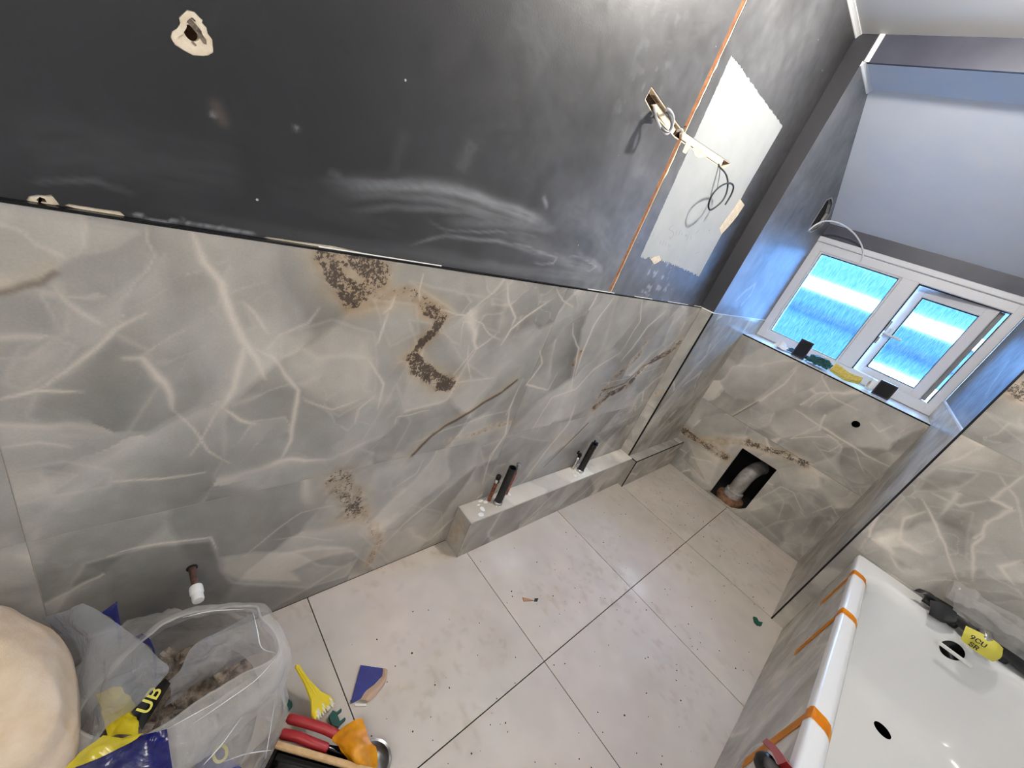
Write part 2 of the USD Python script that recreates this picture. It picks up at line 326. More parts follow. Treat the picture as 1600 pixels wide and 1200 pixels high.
mat('amber_plastic', (.90, .60, .06), .4, noise=(25., (.80, .50, .04)))
mat('pale_wood', (.84, .70, .50), .6, noise=(30., (.74, .58, .38)))
mat('gloss_black', (.035, .025, .028), .15)
mat('rubble', (.66, .60, .53), .95, noise=(45., (.34, .30, .26)), bump=(60., .8, .01))
mat('canvas', (.86, .78, .67), .9, noise=(18., (.80, .70, .58)), bump=(350., .5, .002))
mat('dark_wood', (.20, .10, .10), .45, noise=(30., (.10, .06, .06)))
mat('yellow_label', (.82, .78, .30), .5)
mat('ink', (.04, .04, .04), .6)
mat('pencil', (.64, .65, .65), .8)
mat('render_wall', (.15, .22, .26), .9)
mat('fascia_white', (.95, .95, .95), .6)
mat('slate_blue', (.07, .12, .18), .8)
mat('yard', (.55, .55, .54), .9)
mat('grit', (.30, .25, .20), .9)
mat('wood_chip', (.70, .52, .38), .8)
def sheer(name, color, clear, rough=.25, tint=(.97, .97, .97), crinkle=.8):
    usdkit.material(stage, '/World/Looks/' + name, {
        'g': ('geometry', {}), 'n': ('noise_texture', {'scale': 14., 'detail': 5., 'roughness': .65}), 'r': ('map_range', {'from_min': .3, 'from_max': .7, 'to_min': min(1, clear + .14), 'to_max': clear - .14}),
        't': ('transparent_bsdf', {'color': tint}), 'p': ('principled_bsdf', {'base_color': tuple(lin(color)), 'roughness': rough, 'specular_ior_level': .6}), 'tl': ('translucent_bsdf', {'color': tuple(lin(color))}),
        'bn': ('noise_texture', {'scale': 26., 'detail': 3., 'roughness': .55, 'distortion': 1.2}), 'bp': ('bump', {'strength': crinkle, 'distance': .012}),
        'b': ('mix_closure', {'fac': .35}), 'm': ('mix_closure', {})},
        [('g.position', 'bn.vector'), ('bn.fac', 'bp.height'), ('bp.normal', 'p.normal'), ('g.position', 'n.vector'), ('n.fac', 'r.value'), ('r.result', 'm.fac'), ('p.BSDF', 'b.closure1'), ('tl.BSDF', 'b.closure2'), ('b.closure', 'm.closure1'), ('t.BSDF', 'm.closure2')], surface='m.closure')
sheer('clear_film', (.92, .91, .89), .68, .10)
sheer('cloudy_film', (.72, .73, .74), .46, .14)
sheer('navy_film', (.07, .08, .38), .03, .2, crinkle=.2)
sheer('yellow_film', (.90, .82, .16), .10, .2, crinkle=.25)
sheer('tape_orange', (.96, .66, .10), .40, .3, (1., .72, .30))
# obscured glass: streaked, mostly refracting, part straight-through so that daylight reaches the room
usdkit.material(stage, '/World/Looks/obscure_glass', {
    'g': ('geometry', {}), 'mp': ('mapping', {'scale': (300., 300., 26.)}), 'n': ('noise_texture', {'scale': 1., 'detail': 3., 'roughness': .6}), 'b': ('bump', {'strength': .5, 'distance': .0015}),
    'rf': ('refraction_bsdf', {'color': (.97, .99, 1.), 'roughness': .22, 'IOR': 1.10}), 'tr': ('rgb_ramp', {'ramp': [(.36, (.50, .66, .80)), (.64, (.95, .98, 1.))]}), 't': ('transparent_bsdf', {}), 'gl': ('glossy_bsdf', {'roughness': .1}), 'fr': ('fresnel', {'IOR': 1.3}),
    'm': ('mix_closure', {'fac': .24}), 'm2': ('mix_closure', {})},
    [('g.position', 'mp.vector'), ('mp.vector', 'n.vector'), ('n.fac', 'b.height'), ('n.fac', 'tr.fac'), ('tr.color', 't.color'), ('tr.color', 'rf.color'), ('b.normal', 'rf.normal'), ('b.normal', 'gl.normal'), ('rf.BSDF', 'm.closure1'), ('t.BSDF', 'm.closure2'),
     ('fr.fac', 'm2.fac'), ('m.closure', 'm2.closure1'), ('gl.BSDF', 'm2.closure2')], surface='m2.closure')

# ---------------------------------------------------------------- room constants
Y1, Y2, Y3 = .593, 1.276, 1.573          # alcove mouth, boxed-in cistern wall, window wall
D = .0664                                 # left pier steps out by this
HT, TJ, HL = 1.148, .544, 1.043           # tile top, tile joint, ledge
HC, ZB = 2.320, 2.233                     # ceiling, alcove soffit
XR, YB = 1.85, -2.60                      # right wall, wall behind the camera
R1 = lambda y: 1.066 - .026 * (y - Y1) / (Y3 - Y1)

# ---------------------------------------------------------------- floor
fl = thing('floor', kind='structure')
obj('grout_bed', bx(-.05, XR, YB, Y3 + .1, -.06, -.006), 'grout_dark', fl)
def floor_tone(P, s):
    v = .78 + (n2(P, 3, 41 + s) - .5) * .06 + (n2(P, 18, 47) - .5) * .06 + (s % 5 - 2) * .006
    c = np.stack([v, v * .945, v * .885], 1); c += ((n2(P, 4, 51) - .5) * .05)[:, None] * np.array([1., .2, .6])
    dirt = sm(.56, .74, n2(P @ np.array([[1, .4], [-.5, 1.2]]), 40, 53)) * sm(.42, .62, n2(P, 5, 54)) * .055 + sm(.5, .75, n2(P, 7, 58)) * .025; c -= dirt[:, None] * np.array([.8, 1., 1.3])
    white = sum(a * np.exp(-((P[:, 0] - x) ** 2 + (P[:, 1] - y) ** 2) / r ** 2) * (.3 + 1.2 * n2(P, 30, 55)) for x, y, r, a in ((.60, .03, .06, .55), (.52, .06, .04, .4), (.20, -.45, .08, .35), (.30, .10, .20, .18)))
    c = c * (1 - np.clip(white, 0, .8)[:, None]) + np.clip(white, 0, .8)[:, None] * np.array([.93, .92, .91])
    return lin(np.clip(c, .1, .95))
xs, ys = [0.0, .583, 1.166, 1.749], [-2.4, -1.8, -1.2, -.6, 0., .6, 1.2]
k = 0
for i in range(3):
    for j in range(len(ys)):
        y1 = ys[j + 1] if j + 1 < len(ys) else Y2
        if i == 2: continue
        x0, x1 = xs[i] + .0016, min(xs[i + 1], 1.128) - .0016
        if ys[j] < -.1 and i == 1 and False: pass
        (v, f), st = sheet(sbox(x0, ys[j] + .0016, x1, y1 - .0016), .012, .008, FZ(0.0)); k += 1
        obj('tile', (v, f), 'floor_stone', fl, tone=floor_tone(st, k))

# ---------------------------------------------------------------- left wall: stone courses below, dark paint above
wl = thing('wall_left', kind='structure')
LEFT = [
#W
 ('w', [(-1.4903,1.1435),(-1.4756,1.0987),(-1.4517,1.0680),(-1.4344,1.0061),(-1.4148,0.9564),(-1.3893,0.9133),(-1.3718,0.8637)], .013, .9),
 ('w', [(-1.4096,0.9564),(-1.4151,0.9070),(-1.4260,0.8481),(-1.4472,0.7993)], .012, .8),
 ('w', [(-1.3926,0.9352),(-1.3574,0.9123),(-1.3270,0.8635),(-1.3058,0.8283),(-1.3073,0.7577),(-1.3074,0.6821),(-1.3277,0.6233)], .008, .8),
 ('w', [(-1.4440,0.7956),(-1.4134,0.7663),(-1.3833,0.7491)], .007, .8),
 ('w', [(-1.6799,0.8638),(-1.6426,0.9044),(-1.6120,0.9383),(-1.5880,0.9727),(-1.5489,1.0025)], .006, .7),
 ('w', [(-1.7185,0.8529),(-1.6797,0.8661),(-1.6328,0.8589)], .005, .8),
 ('w', [(-1.5801,0.9197),(-1.5588,0.9215),(-1.5453,0.8928),(-1.5290,0.8647),(-1.5227,0.8360),(-1.5197,0.8066)], .010, .8),
 ('w', [(-1.5197,0.8066),(-1.4934,0.7560),(-1.4621,0.6905),(-1.4274,0.6507)], .004, .6),
 ('w', [(-1.6475,1.0465),(-1.6382,1.0181),(-1.6240,0.9985),(-1.6019,0.9779)], .007, .5),
 ('w', [(-1.3704,0.9349),(-1.3501,0.9711),(-1.3044,0.9940),(-1.2837,1.0310)], .004, .5),
 ('w', [(-1.4177,1.0349),(-1.3964,1.0106),(-1.3726,0.9707)], .006, .6),
 ('w', [(-0.5940,1.0999),(-0.6769,1.0359),(-0.7166,0.9952),(-0.7372,0.9373)], .006, .95),
 ('w', [(-0.7988,1.1414),(-0.7636,1.0748),(-0.7181,1.0340),(-0.7166,0.9952)], .006, .8),
 ('w', [(-0.9919,1.0428),(-0.9012,1.0313),(-0.8384,1.0104),(-0.7844,0.9680),(-0.7459,0.9574)], .003, .8),
 ('w', [(-0.8673,0.9362),(-0.8512,0.8910),(-0.8112,0.8210)], .003, .7), ('w', [(-0.8832,0.8399),(-0.8536,0.8976),(-0.8217,0.9486)], .003, .7),
 ('w', [(-0.8837,0.8130),(-0.8007,0.8131),(-0.7201,0.8190)], .003, .6), ('w', [(-1.0636,1.1262),(-1.0650,1.0863),(-1.0587,1.0623)], .003, .6),
 ('w', [(-0.5416,0.9182),(-0.5011,0.8626),(-0.5377,0.7756),(-0.3982,0.7365),(-0.3858,0.8148)], .006, .85),
 ('w', [(-0.4250,1.0251),(-0.3956,0.9797),(-0.3225,0.9230),(-0.2721,0.7892),(-0.2409,0.7206)], .005, .8),
 ('w', [(-0.2478,1.1344),(-0.2914,1.0218),(-0.2856,0.9054),(-0.2586,0.7882)], .007, .85), ('w', [(-0.0354,1.1431),(0.0362,1.0506),(0.0062,0.8995)], .005, .7),
 ('w', [(0.2247,1.1160),(0.1304,1.0256),(0.0908,0.9177),(0.0494,0.8486)], .010, .7),
 ('w', [(0.0062,0.8995),(-0.1432,0.8185),(-0.2048,0.7267),(-0.3508,0.6946),(-0.3691,0.6210),(-0.3877,0.5457)], .006, .8),
 ('w', [(-0.5710,0.8027),(-0.5769,0.6703),(-0.5413,0.5469),(-0.5809,0.4507),(-0.5574,0.2903)], .006, .75), ('w', [(-0.5729,0.7459),(-0.5838,0.6423)], .005, .7),
 ('w', [(-0.1550,0.6302),(-0.1334,0.5306),(-0.2004,0.4101),(-0.2699,0.2420),(-0.2958,0.1900)], .011, .85), ('w', [(-0.5413,0.5469),(-0.5676,0.4668),(-0.5764,0.3899)], .004, .8),
 ('w', [(-0.9485,0.6025),(-0.8376,0.6312),(-0.6835,0.6582),(-0.5628,0.6682)], .004, .5), ('w', [(-0.5837,1.1419),(-0.5274,1.1028),(-0.4633,1.0841)], .004, .7),
 ('w', [(-1.1023,0.7462),(-1.1008,0.8274),(-1.1244,0.8582),(-1.1582,0.9056)], .005, .7), ('w', [(-1.1197,0.7896),(-1.1560,0.7540),(-1.1576,0.7132)], .004, .7),
 ('w', [(-0.9360,0.7222),(-0.9981,0.7130),(-1.0380,0.7103),(-1.0414,0.6815)], .004, .7), ('w', [(-1.1416,1.0242),(-1.1261,1.0412),(-1.1197,1.0703)], .004, .7), ('w', [(-1.1417,0.9456),(-1.1348,0.9916),(-1.1321,1.0247)], .004, .8),
 ('w', [(-1.3455,0.9119),(-1.3108,0.9341),(-1.2691,0.9093),(-1.2136,0.9159),(-1.1419,0.9051)], .012, .35), ('w', [(-1.6090,0.6527),(-1.5454,0.6389),(-1.4727,0.6342)], .004, .8),
 ('w', [(-1.6316,0.4522),(-1.6026,0.4564),(-1.5464,0.4474),(-1.4599,0.4208),(-1.4493,0.3736)], .005, .9), ('w', [(-1.7305,0.7632),(-1.6908,0.7672),(-1.6576,0.7458)], .006, .5),
 ('w', [(-1.4525,0.7968),(-1.4751,0.7361),(-1.4940,0.6864)], .003, .5), ('w', [(-1.2910,0.8005),(-1.2216,0.7635),(-1.1612,0.7846)], .004, .6),
 ('w', [(-1.3907,0.3116),(-1.3202,0.3763),(-1.2611,0.4247),(-1.1742,0.4147)], .004, .6), ('w', [(-1.3180,0.3447),(-1.2511,0.3217),(-1.1521,0.2521)], .003, .5),
 ('w', [(-0.9577,0.1357),(-0.8789,0.2321),(-0.7879,0.2938),(-0.7465,0.3443)], .006, .6), ('w', [(-0.9725,0.4216),(-0.9112,0.4585),(-0.9011,0.5115)], .004, .5),
 ('w', [(-0.8098,0.5439),(-0.7770,0.6061),(-0.7641,0.6843)], .004, .5), ('w', [(-0.0197,0.7332),(0.2241,0.7497),(0.5506,0.8084)], .004, .5),
#B
 ('b', [(-1.2817,1.1339),(-1.2660,1.1086),(-1.2423,1.0867),(-1.2130,1.0564)], .026, 1.1), ('b', [(-1.2130,1.0564),(-1.1837,1.0842),(-1.1775,1.1125),(-1.2137,1.1331),(-1.2604,1.1396)], .030, .95),
 ('b', [(-1.2130,1.0564),(-1.1768,1.0472),(-1.1411,1.0669),(-1.0978,1.0817),(-1.0499,1.0630),(-1.0228,1.0375)], .016, .85), ('b', [(-1.0228,1.0375),(-0.9830,1.0200),(-0.9960,0.9772),(-1.0220,0.9452),(-1.0383,0.9055)], .018, 1.15),
 ('b', [(-1.0383,0.9055),(-1.0155,0.8691),(-0.9795,0.8548),(-0.9383,0.8220),(-0.8919,0.8024)], .026, 1.2),
 ('k', [(-0.9499,0.5459),(-0.9032,0.6054),(-0.8561,0.6425),(-0.7967,0.6711),(-0.7176,0.7224),(-0.6519,0.7542),(-0.5984,0.7996)], .0055, 1.0), 
 ('b', [(-0.5464,0.6033),(-0.6063,0.6051),(-0.7156,0.5825)], .010, .8), ('b', [(-0.8193,0.5738),(-0.7148,0.5881)], .008, .6),
 ('b', [(0.5667,0.9467),(0.5333,0.9004),(0.4005,0.8575),(0.2896,0.7830),(0.2344,0.6957),(0.0998,0.6638),(0.0195,0.5953)], .019, 1.15), ('k', [(0.0092,0.6953),(0.1932,0.7147),(0.2941,0.8128),(0.4866,0.8664)], .004, .7),
 ('b', [(0.1979,0.9574),(0.1840,0.8749),(0.1397,0.8239),(0.0606,0.7547),(0.0184,0.6619)], .015, .85), ('b', [(-0.2984,0.9057),(-0.3085,0.8454)], .010, .9),
 ('k', [(0.0394,0.5001),(-0.0144,0.4392),(-0.0852,0.3592),(-0.1635,0.2706)], .004, .9),
 ('b', [(-1.1720,0.5264),(-1.1333,0.4511),(-1.1066,0.3684)], .034, 1.0), ('b', [(-1.0878,0.3522),(-1.0217,0.2581),(-0.9781,0.1531),(-1.0025,0.0568)], .016, .72),
 ('k', [(-1.6952,1.0267),(-1.6718,1.0373),(-1.6567,1.0436),(-1.6448,1.0609)], .006, .5),
#P
 ('l', [(-1.6994,1.1409),(-1.6173,1.1414),(-1.5538,1.1344),(-1.5791,1.1081),(-1.6254,1.0868),(-1.6420,1.0705),(-1.6475,1.0465),(-1.6689,1.0376),(-1.6955,1.0249),(-1.7286,1.0112)], .010, 1.1),
 ('d', [(-1.7067,1.0202),(-1.6695,1.0329),(-1.6414,1.0472),(-1.6328,1.0084),(-1.6433,0.9660),(-1.6855,0.9232),(-1.7202,0.9244)], .05, .9),
 ('d', [(-1.5920,0.9669),(-1.5517,0.9374),(-1.5378,0.8655),(-1.5854,0.7588),(-1.6621,0.7746),(-1.6979,0.8200),(-1.6799,0.8638),(-1.6358,0.9041)], .02, .9),
 ('l', [(-1.6918,0.9446),(-1.6566,0.9605),(-1.6361,0.9386),(-1.6565,0.8994),(-1.6922,0.8674),(-1.7089,0.8804)], .03, .8),
 ('l', [(-1.3501,0.9711),(-1.2542,1.0033),(-1.1553,0.9745),(-1.1300,0.8864),(-1.1197,0.7896),(-1.2029,0.7411),(-1.2987,0.8102),(-1.3444,0.8964)], .03, 1.1),
 ('d', [(-1.0719,1.0108),(-0.9739,0.9964),(-0.8766,0.8962),(-0.7484,0.8211),(-0.8941,0.8094),(-1.0007,0.8804)], .03, .9),
 ('d', [(-0.9909,0.6840),(-1.0215,0.5442),(-1.1334,0.6209),(-1.0980,0.7244),(-1.0638,0.8242)], .03, .6),
 ('d', [(-1.6682,0.4494),(-1.5624,0.4473),(-1.4598,0.4094),(-1.4463,0.3480),(-1.4388,0.2888),(-1.4092,0.2169),(-1.2061,0.0564),(-1.0790,0.0337),(-1.0479,0.1173),(-0.9149,-0.0708),(-1.3256,-0.0617),(-1.7491,0.2521)], .012, 1.25),
 ('l', [(-1.4395,0.3344),(-1.3618,0.3161),(-1.2802,0.2713),(-1.1999,0.2565),(-1.0924,0.1905),(-1.0650,0.1532),(-1.1419,0.1768),(-1.2196,0.1848),(-1.2635,0.1753),(-1.2300,0.1047),(-1.3047,0.1538),(-1.3947,0.2212),(-1.4316,0.2714)], .008, 1.5),
 ('d', [(-1.2714,0.2665),(-1.0924,0.1905),(-1.0416,0.1071),(-1.0877,0.0903),(-1.1772,0.1442)], .012, .8),
 ('d', [(-1.7374,0.7116),(-1.6675,0.7197),(-1.6072,0.6797),(-1.6183,0.6427),(-1.6901,0.6442),(-1.6985,0.6997)], .03, .6), ('l', [(-1.7383,0.7049),(-1.6977,0.7066),(-1.6558,0.6835),(-1.7050,0.6420),(-1.7485,0.6287)], .02, .8),
 ('d', [(-0.6543,0.5068),(-0.5015,0.5356),(-0.2125,0.4391),(-0.3504,0.2087),(-0.5609,0.3511)], .03, .7), ('l', [(-1.0716,0.2571),(-0.8967,0.3040),(-0.7320,0.2033),(-0.6791,0.0300),(-0.9031,-0.0018)], .03, .7),
 ('d', [(0.1767,0.3959),(0.6407,0.4943),(0.7393,0.1748),(0.5248,0.2008)], .02, .7), ('d', [(-0.9120,1.0916),(-1.0957,1.1070),(-0.9709,1.0513),(-0.7614,0.9812),(-0.7804,1.0835)], .03, .5), 
 ('d', [(-1.4647,1.0193),(-1.4177,1.0349),(-1.3950,0.9840),(-1.4254,0.9698)], .03, .6), ('l', [(-1.1706,1.0538),(-1.0652,1.0535),(-1.0360,0.9765),(-1.1074,0.9402)], .02, .6),
]
JT = .0008
for z0, z1, joints in ((0., TJ, (-2.93, -1.73, -.53, Y1)), (TJ, HT, (-2.93, -1.73, -.53, Y1))):
    for a, b in zip(joints[:-1], joints[1:]):
        far = b < -1.7
        stone(wl, sbox(max(a, YB) + JT, z0 + JT, b - JT, z1 - JT), FX(0.), 11, () if far else LEFT, step=.02 if far else .0037)
obj('tile_bed', bx(-.03, -.0008, YB, Y1, 0., HT - .001), 'grout_light', wl)
# upper wall: backing, plasterboard with the chase cut in it, a paint skin with flaked holes
CH = Polygon([(-0.5147,1.7119),(-0.5199,1.6845),(-0.4764,1.6741),(-0.3091,1.6619),(0.0872,1.6808),(0.1227,1.7067),(-0.2729,1.6826),(-0.4159,1.6987)])
BATZ = HT + .008
bat_l, bat_r = -.2835, -.2655
rng = np.random.default_rng(3)
zz = np.linspace(BATZ, HC, 60)
ragR = bat_r + .002 + .034 * np.abs(n2(np.c_[zz * 30, zz * 0], 1., 9, 4) - .42) * (zz > 1.55) + .002 * rng.uniform(0, 1, 60); ragL = bat_l - .0015 - .002 * rng.uniform(0, 1, 60)
batg = Polygon(np.r_[np.c_[ragL, zz], np.c_[ragR, zz][::-1]])
HOLE = valid(Polygon([(-1.4922,1.4279),(-1.4844,1.4295),(-1.4791,1.4259),(-1.4757,1.4247),(-1.4764,1.4216),(-1.4716,1.4182),(-1.4702,1.4125),(-1.4653,1.4076),(-1.4645,1.4007),(-1.4638,1.3937),(-1.4694,1.3877),(-1.4750,1.3846),(-1.4860,1.3808),(-1.4961,1.3823),(-1.5052,1.3847),(-1.5095,1.3911),(-1.5080,1.3979),(-1.5028,1.4036),(-1.4995,1.4105),(-1.5007,1.4160)]))
def ragged(pts, amp, seed, step=.006):
    c = np.array(shapely.segmentize(LineString(pts), step).coords); c[1:-1] += (np.random.default_rng(seed).uniform(-1, 1, c[1:-1].shape)) * amp; return c
PATCH = valid(Polygon(np.vstack([ragged([(-0.1854,1.2980),(-0.2133,1.9141)], .0015, 1), ragged([(-0.2133,1.9141),(0.3880,1.9237)], .003, 2), ragged([(0.3880,1.9237),(0.3733,1.6876),(0.3815,1.2909)], .001, 4), ragged([(0.3815,1.2909),(0.0746,1.3072),(-0.0545,1.3099),(-0.1854,1.2980)], .006, 6)])))
CHIP2 = valid(Polygon([(-1.6578,1.1525),(-1.6549,1.1587),(-1.6476,1.1621),(-1.6409,1.1629),(-1.6352,1.1652),(-1.6314,1.1587),(-1.6290,1.1535),(-1.6367,1.1509),(-1.6532,1.1512)]))
CHIP3 = valid(Polygon([(-1.6250,1.1536),(-1.6206,1.1571),(-1.5947,1.1571),(-1.5710,1.1580),(-1.5660,1.1527),(-1.5695,1.1502),(-1.6015,1.1504)]))
CHIP4 = valid(Polygon([(-1.3921,1.1526),(-1.3844,1.1552),(-1.3410,1.1560),(-1.2725,1.1580),(-1.2004,1.1540),(-1.2201,1.1496),(-1.3183,1.1491)]))
CHIP5 = Polygon([(-0.2774,1.9028),(-0.2559,1.9228),(-0.2133,1.9141),(-0.2486,1.8914)]) if False else Polygon([(-0.2157,1.8425),(-0.1870,1.8705),(-0.1370,1.8868),(-0.1305,1.8615),(-0.1746,1.8377)])
full = sbox(YB, HT + .004, Y1, HC)
skin = full.difference(shapely.union_all([CH.buffer(.004), batg, HOLE, PATCH, CHIP2, CHIP3, CHIP4]))
def paint_tone(P):
    # charcoal emulsion with plaster dust wiped over it, and sheen painted in towards the pier
    v = .135 + (n2(P, 3, 61) - .5) * .05; dust = np.zeros(len(P))
    J = P + np.stack([n2(P, 8, 62) - .5, n2(P, 8, 63) - .5], 1) * .02
    for pts, wd, a in (
        ([(-1.3111,1.2594),(-1.2455,1.2807),(-1.1446,1.3043),(-1.0227,1.3223),(-0.8655,1.3235),(-0.7077,1.3040)], .016, .40), ([(-1.3041,1.2470),(-1.1938,1.2763),(-1.0485,1.2959),(-0.8760,1.2980),(-0.7276,1.2914)], .012, .28),
        ([(-1.2838,1.2212),(-1.1620,1.2567),(-0.9743,1.2889),(-0.7498,1.2838)], .009, .24), ([(-1.0504,1.2472),(-0.9311,1.2788),(-0.7826,1.2978),(-0.6780,1.3009)], .014, .22), ([(-1.6718,1.2017),(-1.6068,1.2247),(-1.5185,1.2326),(-1.4079,1.2416)], .05, .10),
        ([(-1.6555,1.1730),(-1.5920,1.1934),(-1.5514,1.1806)], .005, .2), ([(-1.5625,1.1620),(-1.4039,1.1629),(-1.1711,1.1668),(-0.7976,1.1766),(-0.3276,1.1912)], .022, .16), ([(-1.4071,1.2269),(-1.2841,1.2234),(-1.1202,1.2058)], .05, .07),
        ([(-1.2623,1.2741),(-1.2814,1.2855),(-1.3016,1.2874)], .008, .2), ([(-1.0352,1.3585),(-1.0240,1.3997),(-1.0167,1.4266)], .02, .12), ([(-0.9283,1.2718),(-0.7895,1.2627),(-0.6010,1.2226),(-0.3813,1.2084)], .03, .16), ([(-1.1417,1.1673),(-1.0254,1.2231),(-0.8737,1.2426),(-0.6928,1.2285)], .005, .3),
        ([(-1.0913,1.2457),(-1.0289,1.2342),(-0.8834,1.2650),(-0.7188,1.2754)], .004, .25), ([(-0.7461,1.2167),(-0.7268,1.2307),(-0.6792,1.2343),(-0.6290,1.2284),(-0.6370,1.2115),(-0.6845,1.2031),(-0.7251,1.2069)], .0045, .35), ([(-0.6032,1.2262),(-0.5667,1.2436),(-0.5006,1.2452),(-0.4176,1.2309),(-0.4429,1.2143),(-0.5294,1.2118),(-0.5848,1.2167)], .004, .3), ([(-0.8388,1.2404),(-0.7800,1.2435),(-0.6976,1.2371),(-0.6122,1.2407)], .004, .3), ([(-0.5603,1.2587),(-0.4464,1.2444),(-0.3664,1.2148)], .01, .2),
        ([(-0.7705,1.3691),(-0.7408,1.3433)], .006, .35), ([(-1.0159,1.6491),(-0.9388,1.6382),(-0.8810,1.6067)], .05, .10), ([(-1.1684,1.4002),(-1.1787,1.3306),(-1.1968,1.2909)], .012, .07), ([(-0.6923,1.3710),(-0.5260,1.3529),(-0.3575,1.2794)], .05, .10)):
        e, sd, al = dist_poly(J, pts); st = .35 + 1.1 * meshkit.fbm(np.c_[e * sd * 110, al * 5, np.zeros(len(P))], 3, 64)
        dust = np.maximum(dust, a * np.exp(-(e / wd) ** 2) * st * np.clip(8 * al * (1 - al) + .15, 0, 1))
    near = sm(.25, -.05, P[:, 1] - HT) * .06 * n2(P, 12, 65) * 2; dust = np.maximum(dust, near)
    dust += (.37 * sm(-1.45, -.30, P[:, 0]) * sm(.75, .05, P[:, 0]) + .004) * (.55 + .9 * n2(P, 6, 66)) * (.8 + .4 * n2(P, 30, 80))  # paler towards the pier: some dust, plus lamp sheen put into the colour
    sc = sm(.63, .70, n2(P @ np.array([[40., 0], [0, 40.]]) + 0, 1., 67, 3)) * sm(-.75, -.35, P[:, 0]) * sm(.52, .62, n2(P, 3, 68)) * sm(2.0, 1.8, P[:, 1]); dust += .28 * sc
    # cracks above the tile trim and plaster flecks
    e, _, al = dist_poly(P + np.stack([n2(P, 40, 69) - .5, n2(P, 40, 70) - .5], 1) * .016, [(-1.5596,1.1536),(-1.5133,1.1567),(-1.4659,1.1583),(-1.4037,1.1575)]); dust = np.maximum(dust, .6 * np.exp(-(e / .0022) ** 2))
    for u in ([(-1.4634,1.3186)], [(-1.3548,1.3364)], [(-0.1940,1.9305)]): dust = np.maximum(dust, .5 * np.exp(-(((P - np.array(u[0])) ** 2).sum(1)) / .0045 ** 2))
    e, _, al = dist_poly(J, [(-1.4621,1.3288),(-1.4582,1.3205),(-1.4535,1.3121)]); br = .35 * np.exp(-(e / .008) ** 2)
    c = np.stack([v, v * .985, v * 1.0], 1); d = np.clip(dust, 0, 1)[:, None]
    c = c * (1 - d) + d * np.array([.80, .81, .82]); c = c * (1 - br[:, None]) + br[:, None] * np.array([.55, .45, .38])
    return lin(np.clip(c, 0, 1))
wallp = sbox(-1.95, HT + .004, Y1, HC)
(v, f), st = sheet(skin.intersection(wallp), .0050, .0016, FX(-.0070))
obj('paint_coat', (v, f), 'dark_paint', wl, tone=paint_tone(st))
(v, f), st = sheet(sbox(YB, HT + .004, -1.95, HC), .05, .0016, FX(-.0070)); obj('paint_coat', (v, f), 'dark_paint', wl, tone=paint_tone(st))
DRILL = shapely.Point([(-1.4872,1.4051)][0]).buffer(.0085); DR2 = Polygon([(-1.6495,1.1544),(-1.6457,1.1594),(-1.6415,1.1580),(-1.6399,1.1527),(-1.6477,1.1517)])
under = full.difference(shapely.union_all([CH, sbox(bat_l, BATZ, bat_r, HC), DRILL, DR2]))
obj('plasterboard', on_x(extrude(under, .022), -.0306), 'board', wl)
hc = HOLE.centroid
for pts, w in (([(-1.4890,1.4166),(-1.4838,1.4128),(-1.4784,1.4082),(-1.4736,1.4025)], .007), ([(-1.4764,1.4209),(-1.4716,1.4133),(-1.4674,1.4038)], .0035), ([(-1.4883,1.4223),(-1.4844,1.4207)], .003), ([(-1.4866,1.3955),(-1.4839,1.3938)], .003)):
    obj('plaster_groove', on_x(extrude(LineString(pts).buffer(w / 2), .0004), -.0086), 'rubble', wl)
obj('plaster_crater', [on_x(extrude(Polygon(np.array([[hc.x, hc.y]] ) + (np.array(HOLE.exterior.coords) - [hc.x, hc.y]) * .97).difference(HOLE.buffer(-.007)), .0012), -.0087)], 'board', wl)
obj('backing', bx(-.14, -.0306, YB, Y1 + .02, HT, HC), 'brick', wl)
obj('backing', bx(-.14, -.03, YB, Y1 + .02, -.05, HT), 'brick', wl)
seg = [(BATZ, 1.664), (1.700, HC)]
for a, b in seg:
    obj('timber_strip', bx(-.030, -.0105, bat_l + .0005, bat_r - .0005, a, b, .001), 'bare_timber', wl, label='bare brown timber batten set in the wall')
obj('bare_patch', on_x(extrude(PATCH.buffer(-.0006).difference(shapely.union_all([CH.buffer(.003), batg])), .0010), -.0085), 'bare_grey', wl, label='unpainted pale grey rectangle')
for pts in ([(0.4385,1.6290),(0.3608,1.6376),(0.3563,1.5967),(0.3320,1.5373),(0.3233,1.5026),(0.3722,1.4867),(0.4055,1.5328),(0.4288,1.5798)], [(-0.1118,1.3040),(-0.0591,1.3245),(-0.0260,1.3089),(-0.0640,1.2880)], [(-0.1888,1.8323),(-0.2009,1.8650),(-0.1639,1.8813),(-0.1343,1.8565),(-0.1639,1.8383)],
            [(-0.1857,1.6653),(-0.1625,1.6841),(-0.0696,1.6744),(-0.1148,1.6570),(-0.1502,1.6545)]):
    obj('torn_paper', on_x(extrude(valid(Polygon(ragged(list(pts) + [pts[0]], .0012, int(abs(pts[0][0]) * 1e4) % 97, .004))), .0008), -.0076), 'board', wl)
def ribbon_x(pts, w, x, h=.0003): return on_x(extrude(LineString(pts).buffer(w / 2), h), x)
